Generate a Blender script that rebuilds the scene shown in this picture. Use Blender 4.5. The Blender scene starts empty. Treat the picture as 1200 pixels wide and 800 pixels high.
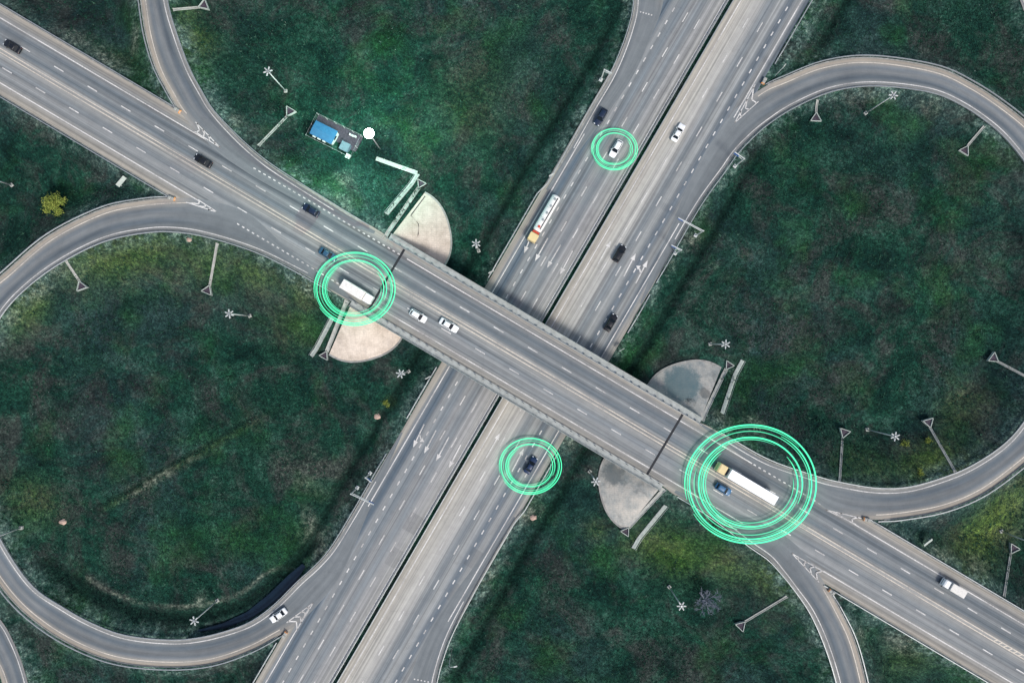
import bpy, math, random
import numpy as np
from mathutils import Vector, Matrix
random.seed(7); rng = np.random.default_rng(7)
R = math.radians
scene = bpy.context.scene
col = scene.collection

# ------------------------------------------------------------------ camera, sky, sun, exposure
S = 0.23            # metres per photo pixel on the ground (photo 1200 x 800)
HC = 184.0          # flying height
cd = bpy.data.cameras.new('camera'); cam = bpy.data.objects.new('camera', cd); col.objects.link(cam)
cam.location = (0, 0, HC); cam.rotation_euler = (0, 0, 0)
cd.sensor_fit = 'HORIZONTAL'; cd.angle = 2*math.atan(600*S/HC)
cd.clip_start = 1.0; cd.clip_end = 9000
scene.camera = cam
w = bpy.data.worlds.new('World'); scene.world = w; w.use_nodes = True
nt = w.node_tree; bg = nt.nodes['Background']
sky = nt.nodes.new('ShaderNodeTexSky'); sky.sky_type = 'NISHITA'; sky.sun_disc = False
SUN_EL, SUN_AZ = 50.0, 148.0            # azimuth clockwise from +Y (picture top)
sky.sun_elevation = R(SUN_EL); sky.sun_rotation = R(SUN_AZ)
sky.air_density = 1.0; sky.dust_density = 3.0; sky.ozone_density = 1.0
nt.links.new(sky.outputs[0], bg.inputs[0]); bg.inputs[1].default_value = 0.085
sd = bpy.data.lights.new('sun', 'SUN'); sd.energy = 1.5; sd.angle = R(13); sd.color = (1.0, 0.97, 0.93)
sun = bpy.data.objects.new('sun', sd); col.objects.link(sun)
sun.rotation_euler = (R(90-SUN_EL), 0, R(180-SUN_AZ)); sun.location = (60, -60, 150)
vs = scene.view_settings
scene.display_settings.display_device = 'sRGB'
vs.view_transform = 'Standard'; vs.look = 'None'; vs.gamma = 1.0; vs.use_curve_mapping = False
vs.exposure = 0.92

# ------------------------------------------------------------------ helpers
def P(px, py, z=0.0):
    k = S*(HC-z)/HC
    return Vector(((px-600)*k, -(py-400)*k, z))

def tag(o, label=None, cat=None, group=None, kind=None):
    if label: o['label'] = label
    if cat: o['category'] = cat
    if group: o['group'] = group
    if kind: o['kind'] = kind
    return o

def empty(name, loc=(0, 0, 0), rz=0.0, label=None, cat=None, group=None):
    o = bpy.data.objects.new(name, None); col.objects.link(o)
    o.empty_display_size = 0.5
    o.location = loc; o.rotation_euler = (0, 0, rz)
    return tag(o, label, cat, group)

def copy_tree(o, parent=None):
    c = o.copy(); col.objects.link(c); c.parent = parent
    for ch in list(o.children): copy_tree(ch, c)
    return c

class MB:
    def __init__(s): s.v = []; s.f = []; s.uv = []; s.m = []
    def add(s, vs_, fs, mi=0, uvs=None):
        b = len(s.v); s.v += [tuple(x) for x in vs_]
        for i, f in enumerate(fs):
            s.f.append(tuple(b+k for k in f)); s.m.append(mi)
            s.uv.append([uvs[k] for k in f] if uvs else None)
    def box(s, c, size, rz=0.0, mi=0, bev=0.0, M=None):
        hx, hy, hz = size[0]/2, size[1]/2, size[2]/2
        if bev > 0:
            pts = []
            b = min(bev, hx*.9, hy*.9, hz*.9)
            for (z, ins) in ((-hz, b), (-hz+b, 0), (hz-b, 0), (hz, b)):
                x, y = hx-ins, hy-ins
                k = b*0.7
                pts += [(x-k, y, z), (-x+k, y, z), (-x, y-k, z), (-x, -y+k, z), (-x+k, -y, z), (x-k, -y, z), (x, -y+k, z), (x, y-k, z)]
            fs = [tuple(range(7, -1, -1)), tuple(range(24, 32))]
            for r in range(3):
                for i in range(8): fs.append((r*8+i, r*8+(i+1) % 8, r*8+8+(i+1) % 8, r*8+8+i))
        else:
            pts = [(sx*hx, sy*hy, sz*hz) for sz in (-1, 1) for (sx, sy) in ((-1, -1), (1, -1), (1, 1), (-1, 1))]
            fs = [(3, 2, 1, 0), (4, 5, 6, 7), (0, 1, 5, 4), (1, 2, 6, 5), (2, 3, 7, 6), (3, 0, 4, 7)]
        cs, sn = math.cos(rz), math.sin(rz)
        out = []
        for (x, y, z) in pts:
            if M is not None: q = M @ Vector((x, y, z)); out.append((q.x+c[0], q.y+c[1], q.z+c[2]))
            else: out.append((c[0]+x*cs-y*sn, c[1]+x*sn+y*cs, c[2]+z))
        s.add(out, fs, mi)
    def tube(s, path, rad, n=8, mi=0, cap=True):
        path = [Vector(p) for p in path]
        if not hasattr(rad, '__len__'): rad = [rad]*len(path)
        rings = []
        up = Vector((0, 0, 1))
        for i, p in enumerate(path):
            t = (path[min(i+1, len(path)-1)]-path[max(i-1, 0)]).normalized()
            a = t.cross(up)
            if a.length < 1e-3: a = t.cross(Vector((1, 0, 0)))
            a.normalize(); b = t.cross(a).normalized()
            rings.append([p+(a*math.cos(2*math.pi*k/n)+b*math.sin(2*math.pi*k/n))*rad[i] for k in range(n)])
        vs_ = [q for r in rings for q in r]; fs = []
        for i in range(len(path)-1):
            for k in range(n): fs.append((i*n+k, i*n+(k+1) % n, (i+1)*n+(k+1) % n, (i+1)*n+k))
        if cap:
            fs.append(tuple(range(n-1, -1, -1))); L = (len(path)-1)*n; fs.append(tuple(range(L, L+n)))
        s.add(vs_, fs, mi)
    def loft(s, secs, mi=0, cap=True):
        n = len(secs[0]); vs_ = [q for r in secs for q in r]; fs = []
        for i in range(len(secs)-1):
            for k in range(n): fs.append((i*n+k, i*n+(k+1) % n, (i+1)*n+(k+1) % n, (i+1)*n+k))
        if cap:
            fs.append(tuple(range(n-1, -1, -1))); L = (len(secs)-1)*n; fs.append(tuple(range(L, L+n)))
        s.add(vs_, fs, mi)
    def build(s, name, mat, parent=None, smooth=False):
        me = bpy.data.meshes.new(name); me.from_pydata(s.v, [], s.f)
        mats = mat if isinstance(mat, (list, tuple)) else [mat]
        for m in mats: me.materials.append(m)
        if len(mats) > 1: me.polygons.foreach_set('material_index', s.m)
        if any(u is not None for u in s.uv):
            ul = me.uv_layers.new(name='UVMap'); flat = []
            for u, f in zip(s.uv, s.f):
                for k in range(len(f)): flat += list(u[k]) if u else [0, 0]
            ul.data.foreach_set('uv', flat)
        if smooth: me.polygons.foreach_set('use_smooth', [True]*len(me.polygons))
        me.update()
        o = bpy.data.objects.new(name, me); col.objects.link(o); o.parent = parent
        return o

# ------------------------------------------------------------------ materials
class NB:
    def __init__(s, name):
        s.mat = bpy.data.materials.new(name); s.mat.use_nodes = True
        s.t = s.mat.node_tree; s.b = s.t.nodes['Principled BSDF']
    def n(s, typ, **kw):
        x = s.t.nodes.new(typ)
        for k, v in kw.items(): setattr(x, k, v)
        return x
    def l(s, a, b): s.t.links.new(a, b)
    def noise(s, vec, scale, detail=4, rough=0.6, dist=0.0):
        x = s.n('ShaderNodeTexNoise'); x.inputs['Scale'].default_value = scale
        x.inputs['Detail'].default_value = detail; x.inputs['Roughness'].default_value = rough
        x.inputs['Distortion'].default_value = dist
        if vec is not None: s.l(vec, x.inputs['Vector'])
        return x.outputs['Fac']
    def ramp(s, fac, stops, interp='LINEAR'):
        x = s.n('ShaderNodeValToRGB'); cr = x.color_ramp; cr.interpolation = interp
        while len(cr.elements) < len(stops): cr.elements.new(0.5)
        for e, (p, c) in zip(cr.elements, stops):
            e.position = p; e.color = (*c, 1) if len(c) == 3 else c
        s.l(fac, x.inputs[0]); return x.outputs[0]
    def mix(s, fac, a, b, mode='MIX'):
        x = s.n('ShaderNodeMix', data_type='RGBA', blend_type=mode)
        for v, i in ((fac, 0), (a, 6), (b, 7)):
            if isinstance(v, (int, float)): x.inputs[i].default_value = v
            elif isinstance(v, tuple): x.inputs[i].default_value = (*v, 1)
            else: s.l(v, x.inputs[i])
        return x.outputs[2]
    def math(s, op, a, b=None, clamp=False):
        x = s.n('ShaderNodeMath', operation=op, use_clamp=clamp)
        for v, i in ((a, 0), (b, 1)):
            if v is None: continue
            if isinstance(v, (int, float)): x.inputs[i].default_value = v
            else: s.l(v, x.inputs[i])
        return x.outputs[0]
    def rng(s, v, a, b, c=0.0, d=1.0):
        x = s.n('ShaderNodeMapRange'); x.inputs[1].default_value = a; x.inputs[2].default_value = b
        x.inputs[3].default_value = c; x.inputs[4].default_value = d
        s.l(v, x.inputs[0]); return x.outputs[0]
    def bump(s, h, strength, dist=0.05):
        x = s.n('ShaderNodeBump'); x.inputs['Strength'].default_value = strength
        x.inputs['Distance'].default_value = dist
        s.l(h, x.inputs['Height']); s.l(x.outputs[0], s.b.inputs['Normal'])
    def obj(s): return s.n('ShaderNodeTexCoord').outputs['Object']
    def pos(s): return s.n('ShaderNodeNewGeometry').outputs['Position']
    def attr(s, nm): return s.n('ShaderNodeAttribute', attribute_name=nm).outputs['Fac']
    def fin(s, c, rough=0.8, metal=0.0, spec=0.3):
        if isinstance(c, tuple): s.b.inputs['Base Color'].default_value = (*c, 1)
        else: s.l(c, s.b.inputs['Base Color'])
        s.b.inputs['Roughness'].default_value = rough; s.b.inputs['Metallic'].default_value = metal
        s.b.inputs['Specular IOR Level'].default_value = spec
        return s.mat

def simple(name, c, rough=0.6, metal=0.0, var=0.15, scale=2.0, spec=0.4, coat=0.0):
    b = NB(name)
    f = b.noise(b.obj(), scale, 5, 0.65)
    c1 = tuple(x*(1-var) for x in c); c2 = tuple(min(1, x*(1+var)) for x in c)
    m = b.fin(b.ramp(f, [(0.3, c1), (0.7, c2)]), rough, metal, spec)
    b.b.inputs['Coat Weight'].default_value = coat
    return m

def asphalt(name, stops, width, tint=(1, 1, 1), streak=0.68):
    """stops across the road (0..1) = colour of the lane wear; u,v of UVMap in metres"""
    b = NB(name)
    uv = b.n('ShaderNodeUVMap').outputs[0]
    sp = b.n('ShaderNodeSeparateXYZ'); b.l(uv, sp.inputs[0])
    wob = b.noise(b.pos(), 0.06, 2)
    v = b.math('ADD', b.math('DIVIDE', sp.outputs[1], width), b.math('MULTIPLY', b.math('SUBTRACT', wob, 0.5), 0.05))
    base = b.ramp(v, [(p, (c[0]*1.40, c[1]*1.52, c[2]*1.52)) for p, c in stops], 'EASE')
    base = b.mix(b.math('MULTIPLY', b.attr('merge'), b.rng(v, 0.05, 0.35), True), base, (0.175, 0.193, 0.200))
    cx = b.n('ShaderNodeCombineXYZ'); b.l(b.math('MULTIPLY', sp.outputs[0], 0.009), cx.inputs[0]); b.l(b.math('MULTIPLY', sp.outputs[1], 1.15), cx.inputs[1])
    st = b.noise(cx.outputs[0], 1.0, 5, 0.65)
    base = b.mix(streak, base, b.ramp(st, [(0.28, (0.25, 0.26, 0.28)), (0.5, (0.9, 0.9, 0.9)), (0.75, (1.5, 1.47, 1.45))]), 'MULTIPLY')
    cx2 = b.n('ShaderNodeCombineXYZ'); b.l(b.math('MULTIPLY', sp.outputs[0], 0.03), cx2.inputs[0]); b.l(b.math('MULTIPLY', sp.outputs[1], 3.2), cx2.inputs[1])
    st2 = b.noise(cx2.outputs[0], 1.0, 3, 0.6)
    base = b.mix(0.30, base, b.ramp(st2, [(0.3, (0.55, 0.56, 0.58)), (0.5, (0.95, 0.95, 0.95)), (0.72, (1.5, 1.48, 1.45))]), 'MULTIPLY')
    pn = b.noise(b.pos(), 0.35, 6, 0.7)
    base = b.mix(0.3, base, b.ramp(pn, [(0.3, (0.62, 0.62, 0.64)), (0.55, (1, 1, 1)), (0.75, (1.25, 1.23, 1.2))]), 'MULTIPLY')
    gr = b.noise(b.pos(), 9.0, 3, 0.8)
    base = b.mix(0.3, base, b.ramp(gr, [(0.3, (0.6, 0.6, 0.6)), (0.7, (1.35, 1.35, 1.35))]), 'MULTIPLY')
    pv = b.n('ShaderNodeTexVoronoi', feature='F1', distance='CHEBYCHEV'); pv.inputs['Scale'].default_value = 0.05; b.l(uv, pv.inputs['Vector'])
    pd = b.math('MULTIPLY', b.math('LESS_THAN', pv.outputs['Distance'], 0.13), b.rng(pv.outputs['Color'], 0.45, 0.75, 0.0, 0.30))
    base = b.mix(pd, base, (0.10, 0.105, 0.11))
    # sealed cracks
    vo = b.n('ShaderNodeTexVoronoi', feature='DISTANCE_TO_EDGE'); vo.inputs['Scale'].default_value = 0.09
    nz = b.n('ShaderNodeTexNoise'); nz.inputs['Scale'].default_value = 0.3; nz.inputs['Detail'].default_value = 4; b.l(b.pos(), nz.inputs['Vector'])
    vv = b.n('ShaderNodeVectorMath', operation='MULTIPLY_ADD'); b.l(nz.outputs['Color'], vv.inputs[0]); vv.inputs[1].default_value = (5, 5, 5); b.l(b.pos(), vv.inputs[2])
    b.l(vv.outputs[0], vo.inputs['Vector'])
    cr = b.rng(vo.outputs['Distance'], 0.0, 0.010, 0.13, 0.0)
    base = b.mix(cr, base, (0.05, 0.05, 0.055))
    b.bump(gr, 0.25, 0.02)
    return b.fin(base, 0.88, 0, 0.25)

A_DK, A_MD, A_LT, A_TAN = (0.070, 0.086, 0.106), (0.165, 0.165, 0.172), (0.245, 0.225, 0.21), (0.25, 0.218, 0.188)
M = {}
# lower highway carriageways: v=0 on picture-left edge
M['hw_l'] = asphalt('asphalt_southbound', [(0, A_TAN), (.06, A_TAN), (.11, (.15, .15, .155)), (.22, A_DK), (.32, (.17, .165, .165)), (.46, (.125, .132, .142)), (.56, (.19, .18, .178)), (.68, (.14, .143, .15)), (.80, (.21, .195, .19)), (1, A_LT)], 17.7)
M['hw_r'] = asphalt('asphalt_northbound', [(0, A_TAN), (.09, (.31, .27, .235)), (.16, (.30, .268, .24)), (.30, (.285, .258, .24)), (.46, (.14, .143, .15)), (.56, (.21, .20, .195)), (.68, (.09, .10, .115)), (.78, (.19, .18, .175)), (.88, (.095, .105, .12)), (.95, (.20, .18, .165)), (1, A_TAN)], 19.8)
M['up'] = asphalt('asphalt_overpass', [(0, (.24, .205, .175)), (.11, (.20, .18, .165)), (.19, (.15, .148, .15)), (.27, (.19, .182, .18)), (.34, (.14, .142, .148)), (.47, (.20, .185, .175)), (.53, (.20, .185, .175)), (.60, (.10, .108, .118)), (.69, (.15, .148, .15)), (.78, (.095, .102, .112)), (.88, (.16, .15, .145)), (1, (.24, .205, .175))], 19.8)
M['ramp'] = asphalt('asphalt_ramp', [(0, (.19, .175, .165)), (.12, (.15, .148, .148)), (.30, (.085, .095, .108)), (.5, (.14, .138, .14)), (.66, (.11, .115, .124)), (.82, (.19, .17, .155)), (.92, (.25, .205, .17)), (1, (.21, .18, .155))], 1.0)

def paint(name, c):
    b = NB(name)
    f = b.noise(b.pos(), 3.2, 5, 0.75)
    f2 = b.noise(b.pos(), 0.12, 3, 0.6)
    wear = b.math('ADD', b.rng(f, 0.35, 0.62, 0.0, 0.55), b.rng(f2, 0.42, 0.65, 0.0, 0.42), True)
    return b.fin(b.mix(wear, c, (0.22, 0.21, 0.2)), 0.7)
M['white'] = paint('white_road_paint', (0.80, 0.78, 0.74))
M['cream'] = paint('dusty_road_paint', (0.74, 0.66, 0.54))
M['concrete'] = simple('pale_concrete', (0.34, 0.345, 0.315), 0.9, var=0.28, scale=0.8)
M['concrete_w'] = simple('whitewashed_concrete', (0.37, 0.41, 0.37), 0.85, var=0.22, scale=1.4)
M['kerb'] = simple('kerb_concrete', (0.25, 0.25, 0.235), 0.9, var=0.35, scale=0.9)
M['steel'] = simple('galvanised_steel', (0.34, 0.36, 0.36), 0.5, 0.4, var=0.15, scale=1.0)
M['steel_w'] = simple('white_painted_steel', (0.50, 0.52, 0.50), 0.5, 0.0, var=0.1, scale=1.5)
M['dark_steel'] = simple('dark_steel', (0.05, 0.055, 0.06), 0.5, 0.3)
M['guard_post'] = simple('weathered_guard_post', (0.19, 0.20, 0.20), 0.7)
M['walk'] = simple('bridge_walkway_concrete', (0.33, 0.35, 0.335), 0.9, var=0.25, scale=0.7)
M['rubber'] = simple('black_rubber', (0.012, 0.012, 0.013), 0.85)
M['joint'] = simple('joint_rubber', (0.018, 0.02, 0.024), 0.8)
M['glass'] = simple('dark_car_glass', (0.008, 0.012, 0.016), 0.12, 0, spec=0.25)
M['lens'] = simple('clear_lamp_lens', (0.75, 0.78, 0.8), 0.15, 0, spec=0.6)
M['red_lens'] = simple('red_lamp_lens', (0.35, 0.01, 0.01), 0.2)
M['chrome'] = simple('hub_metal', (0.4, 0.4, 0.42), 0.35, 0.8)
M['bark'] = simple('grey_bark', (0.19, 0.21, 0.25), 0.95, var=0.4, scale=3)
M['bark_b'] = simple('brown_bark', (0.09, 0.065, 0.045), 0.95, var=0.4, scale=3)
M['gravel_dark'] = simple('dark_gravel_yard', (0.05, 0.04, 0.055), 0.95, var=0.45, scale=2.5)
M['stone'] = simple('pinkish_rock', (0.42, 0.30, 0.24), 0.95, var=0.35, scale=1.2)
M['red'] = simple('red_reflector', (0.5, 0.06, 0.03), 0.5)
M['orange'] = simple('orange_reflector', (0.75, 0.30, 0.08), 0.5)
M['sign_back'] = simple('grey_sign_back', (0.45, 0.48, 0.48), 0.5, 0.3)
M['sign_blue'] = simple('blue_sign_face', (0.03, 0.12, 0.4), 0.4)

def roof_blue():
    b = NB('blue_sheet_roof')
    wv = b.n('ShaderNodeTexWave'); wv.inputs['Scale'].default_value = 3.2; wv.bands_direction = 'X'; b.l(b.obj(), wv.inputs[0])
    f = b.noise(b.obj(), 1.2, 5)
    c = b.ramp(f, [(0.3, (0.02, 0.095, 0.20)), (0.7, (0.032, 0.14, 0.26))])
    c = b.mix(b.math('MULTIPLY', wv.outputs['Fac'], 0.25), c, (0.03, 0.12, 0.25))
    b.bump(wv.outputs['Fac'], 0.5, 0.03)
    return b.fin(c, 0.45)
M['roof_blue'] = roof_blue()

def cone_mat(name, c1, c2, stain, spots=()):
    b = NB(name)
    f = b.noise(b.pos(), 0.28, 6, 0.7); f2 = b.noise(b.pos(), 2.5, 5, 0.75)
    c = b.ramp(f, [(0.3, c1), (0.62, c2)])
    c = b.mix(0.5, c, b.ramp(f2, [(0.3, (0.62, 0.6, 0.58)), (0.7, (1.25, 1.25, 1.25))]), 'MULTIPLY')
    s1 = b.noise(b.pos(), 0.16, 5, 0.7, 0.6)
    c = b.mix(b.rng(s1, 0.56, 0.66, 0, stain), c, (0.05, 0.06, 0.065))
    for (px, py, rad, cc, k) in spots:
        q = P(px, py, 3); vd = b.n('ShaderNodeVectorMath', operation='DISTANCE'); b.l(b.pos(), vd.inputs[0]); vd.inputs[1].default_value = q
        dd = b.math('ADD', vd.outputs['Value'], b.math('MULTIPLY', b.math('SUBTRACT', b.noise(b.pos(), 0.45, 5, 0.75), 0.5), rad*1.6))
        c = b.mix(b.rng(dd, rad*0.75, rad*1.05, k, 0.0), c, cc)
    # slab joints
    br = b.n('ShaderNodeTexBrick'); br.inputs['Scale'].default_value = 0.42; br.offset = 0.0
    br.inputs['Mortar Size'].default_value = 0.022; b.l(b.pos(), br.inputs['Vector'])
    c = b.mix(b.math('MULTIPLY', br.outputs['Fac'], 0.16), c, (0.16, 0.14, 0.12))
    b.bump(f2, 0.4, 0.05)
    return b.fin(c, 0.92)
M['cone_warm'] = cone_mat('warm_slope_concrete', (0.42, 0.355, 0.29), (0.62, 0.54, 0.46), 0.18)
M['cone_cool'] = cone_mat('grey_slope_concrete', (0.24, 0.275, 0.275), (0.50, 0.47, 0.415), 0.35, [(800, 448, 5.6, (0.10, 0.175, 0.19), .75), (786, 436, 1.8, (0.03, 0.04, 0.05), .9), (808, 473, 2.2, (0.05, 0.055, 0.06), .85), (825, 462, 2.0, (0.09, 0.095, 0.09), .6), (716, 556, 4.0, (0.10, 0.125, 0.13), .7)])  # large bluish spot paints a wet reflection into the colour; the rest are stains

def ground_mat():
    b = NB('meadow_ground')
    p = b.pos()
    big = b.noise(p, 0.022, 4, 0.6, 0.4); mid = b.noise(p, 0.11, 5, 0.68, 0.5); fine = b.noise(p, 0.8, 6, 0.82); vf = b.noise(p, 1.9, 4, 0.9)
    c = b.ramp(mid, [(0.28, (0.0035, 0.015, 0.014)), (0.42, (0.008, 0.034, 0.027)), (0.55, (0.016, 0.058, 0.041)), (0.72, (0.055, 0.105, 0.085))])
    c = b.mix(b.rng(big, 0.44, 0.62, 0, 0.75), c, b.ramp(mid, [(0.3, (0.015, 0.034, 0.038)), (0.7, (0.050, 0.072, 0.078))]))
    pn = b.noise(p, 0.07, 5, 0.72, 0.8)
    c = b.mix(b.rng(pn, 0.48, 0.62, 0, 0.8), c, b.ramp(mid, [(0.3, (0.026, 0.026, 0.028)), (0.7, (0.088, 0.076, 0.074))]))
    gn = b.noise(p, 0.045, 4, 0.6)
    c = b.mix(b.rng(gn, 0.52, 0.66, 0, 0.7), c, b.ramp(mid, [(0.3, (0.008, 0.040, 0.014)), (0.7, (0.032, 0.105, 0.034))]))
    # dry, yellowish growth
    c = b.mix(b.math('MULTIPLY', b.attr('dry'), b.rng(fine, 0.33, 0.66, 0.25, 1.0)), c, b.ramp(mid, [(0.3, (0.060, 0.120, 0.020)), (0.7, (0.20, 0.20, 0.055))]))
    # bare soil
    c = b.mix(b.math('MULTIPLY', b.attr('bare'), b.rng(fine, 0.36, 0.6, 0.0, 1.0), True), c, b.ramp(fine, [(0.35, (0.15, 0.125, 0.105)), (0.7, (0.34, 0.29, 0.25))]))
    # ditch growth, with the shade of the ditches painted in dark
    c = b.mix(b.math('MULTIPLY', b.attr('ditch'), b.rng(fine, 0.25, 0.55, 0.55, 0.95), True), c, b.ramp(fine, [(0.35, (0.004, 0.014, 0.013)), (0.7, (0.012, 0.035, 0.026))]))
    # dusty verge beside the pavement
    g = b.math('MULTIPLY', b.attr('gravel'), b.rng(b.noise(p, 0.30, 6, 0.8), 0.44, 0.56, 0.05, 1.0), True)
    c = b.mix(g, c, b.ramp(fine, [(0.3, (0.045, 0.085, 0.082)), (0.5, (0.14, 0.18, 0.17)), (0.7, (0.37, 0.37, 0.335))]))
    c = b.mix(0.75, c, b.ramp(fine, [(0.32, (0.30, 0.33, 0.34)), (0.5, (0.92, 0.92, 0.92)), (0.68, (2.1, 2.05, 1.9))]), 'MULTIPLY')
    c = b.mix(0.85, c, b.ramp(vf, [(0.32, (0.22, 0.24, 0.25)), (0.5, (0.9, 0.9, 0.9)), (0.66, (2.3, 2.3, 2.2))]), 'MULTIPLY')
    c = b.mix(1.0, c, (0.58, 0.76, 0.72), 'MULTIPLY')
    hb = b.math('ADD', b.math('MULTIPLY', fine, 1.0), b.math('MULTIPLY', vf, 0.5))
    b.bump(hb, 0.8, 0.35)
    return b.fin(c, 1.0, 0, 0.1)
M['ground'] = ground_mat()

def tuft_mat():
    b = NB('grass_tuft_leaves')
    a = b.attr('shade')
    c = b.ramp(a, [(0.0, (0.004, 0.020, 0.015)), (0.45, (0.008, 0.040, 0.026)), (0.75, (0.020, 0.075, 0.045)), (0.90, (0.07, 0.14, 0.10)), (1.0, (0.30, 0.38, 0.33))])
    return b.fin(c, 0.9, 0, 0.15)
M['tuft'] = tuft_mat()
def leaf_mat(name, lo, hi):
    b = NB(name)
    f = b.noise(b.obj(), 1.3, 4, 0.7)
    return b.fin(b.ramp(f, [(0.3, lo), (0.7, hi)]), 0.8, 0, 0.2)
M['leaf_y'] = leaf_mat('yellow_green_leaves', (0.10, 0.17, 0.03), (0.34, 0.36, 0.08))
M['leaf_d'] = leaf_mat('dark_shrub_leaves', (0.015, 0.045, 0.02), (0.05, 0.09, 0.03))

def emit(name, c, s, clear=0.0):
    m = bpy.data.materials.new(name); m.use_nodes = True
    t = m.node_tree; e = t.nodes.new('ShaderNodeEmission'); e.inputs[0].default_value = (*c, 1); e.inputs[1].default_value = s
    mx = t.nodes.new('ShaderNodeMixShader'); tp = t.nodes.new('ShaderNodeBsdfTransparent'); mx.inputs[0].default_value = clear
    t.links.new(e.outputs[0], mx.inputs[1]); t.links.new(tp.outputs[0], mx.inputs[2])
    t.links.new(mx.outputs[0], t.nodes['Material Output'].inputs[0]); t.nodes.remove(t.nodes['Principled BSDF'])
    return m
M['ring'] = emit('overlay_ring_glow', (0.10, 1.0, 0.50), 0.85, 0.2)
M['ring_soft'] = emit('soft_overlay_ring_glow', (0.12, 0.90, 0.50), 0.7, 0.45)
M['lamp'] = emit('flare_glow', (0.80, 1.0, 0.93), 30)
_pc = {}
def car_paint(name, c, rough=0.38):
    if name not in _pc:
        m = simple(name, c, rough, 0.0, var=0.06, scale=1.0, spec=0.4, coat=0.15); _pc[name] = m
    return _pc[name]

# ------------------------------------------------------------------ layout of the roads
ZU = 7.0
DU = Vector((0.8604, -0.5096, 0)); NU = Vector((0.5096, 0.8604, 0))     # overpass: along (to lower right), across (to top)
CU = P(600, 414.5, ZU); CU.z = 0
def zu_t(t):
    a = min(1.0, max(0.0, (abs(t)-55)/130)); return ZU - 1.3*a*a*(3-2*a)
def up_pt(t, v, dz=0.0):
    q = CU + DU*t + NU*v; return Vector((q.x, q.y, zu_t(t)+dz))
def up_tv(px, py):
    q = P(px, py, ZU); q.z = 0; d = q-CU; return d.dot(DU), d.dot(NU)
DL = Vector((-0.5025, -0.8645, 0)); NL = Vector((0.8645, -0.5025, 0))    # highway: along (to lower left), across (to right)
CL = Vector((18.5*S, 0, 0))
def lo_pt(t, w_, dz=0.0):
    q = CL + DL*t + NL*w_; return Vector((q.x, q.y, dz))
def lo_tw(px, py):
    d = P(px, py, 0)-CL; return d.dot(DL), d.dot(NL)
HW_L = (-17.3, 0.4); HW_R = (1.9, 21.6)
TA, TB = up_tv(452, 329)[0], up_tv(780, 519)[0]          # abutments
TAE, TBE = TA-4.6, TB+4.6                                 # where the embankments end
UHW = 9.9                                                # half pavement
BHW = 9.05                                               # half pavement on the bridge
DHW = 10.9                                               # half deck

# ramps: pairs (inner edge px, outer edge px), height
WLOOP = [((418, 357), (420, 355)), ((385, 338), (390, 330)), ((340, 313), (338, 292)), ((300, 294), (290, 250)), ((250, 278), (240, 234)), ((212, 271), (205, 232)), ((175, 271), (162, 236)), ((125, 281), (118, 246)), ((75, 305), (58, 276)),
 ((32, 336), (9, 317)), ((0, 372), (-28, 352)), ((-28, 430), (-63, 420)), ((-38, 500), (-75, 503)), ((-26, 572), (-60, 588)), ((2, 634), (-22, 652)), ((37, 685), (14, 702)),
 ((75, 712), (53, 736)), ((112, 732), (97, 761)), ((150, 745), (143, 776)), ((200, 750), (200, 781)), ((237, 747), (248, 777)), ((275, 737), (291, 763)), ((300, 726), (322, 747)),
 ((325, 707), (352, 728)), ((350, 682), (378, 702)), ((372, 662), (398, 676)), ((390, 641), (411, 650)), ((414, 602), (428, 608)), ((440, 557), (448, 561)), ((470, 506), (472, 507))]
NELOOP = [((752, 356), (750, 355)), ((779, 310), (770, 305)), ((806, 262), (791, 254)), ((826, 230), (806, 218)), ((848, 200), (824, 182)), ((862, 180), (840, 158)), ((880, 161), (862, 128)), ((900, 144), (894, 103)), ((930, 125), (918, 92)), ((975, 106), (965, 74)), ((1025, 100), (1020, 68)),
 ((1087, 107), (1095, 79)), ((1125, 122), (1140, 99)), ((1162, 147), (1182, 127)), ((1187, 172), (1214, 155)), ((1208, 202), (1240, 190)), ((1228, 250), (1264, 243)), ((1238, 330), (1275, 330)),
 ((1232, 410), (1268, 418)), ((1219, 458), (1252, 477)), ((1200, 494), (1226, 518)), ((1175, 522), (1195, 547)), ((1137, 547), (1152, 578)), ((1100, 562), (1110, 596)), ((1062, 572), (1066, 605)),
 ((1025, 573), (1022, 609)), ((982, 566), (980, 602)), ((955, 559), (946, 580)), ((900, 540), (895, 553)), ((850, 512), (848, 518)), ((820, 495), (819, 497))]
NLOOP = [((440, 271), (438, 274)), ((400, 247), (394, 257)), ((330, 203), (320, 220)), ((300, 181), (280, 196)), ((275, 158), (248, 172)), ((250, 131), (212, 133)), ((237, 110), (197, 108)), ((222, 82), (182, 78)),
 ((208, 45), (171, 40)), ((197, 8), (165, 0)), ((193, -28), (160, -30)), ((198, -75), (165, -85)), ((225, -140), (196, -158)), ((290, -210), (271, -238)), ((380, -258), (372, -292)), ((480, -268), (484, -302)),
 ((580, -235), (600, -263)), ((660, -170), (688, -190)), ((714, -95), (746, -107)), ((738, -40), (772, -46)), ((744, 0), (777, 2)), ((737, 37), (762, 45)), ((718, 85), (740, 92)), ((692, 130), (708, 138)), ((666, 177), (675, 182)), ((640, 222), (642, 223))]
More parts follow.
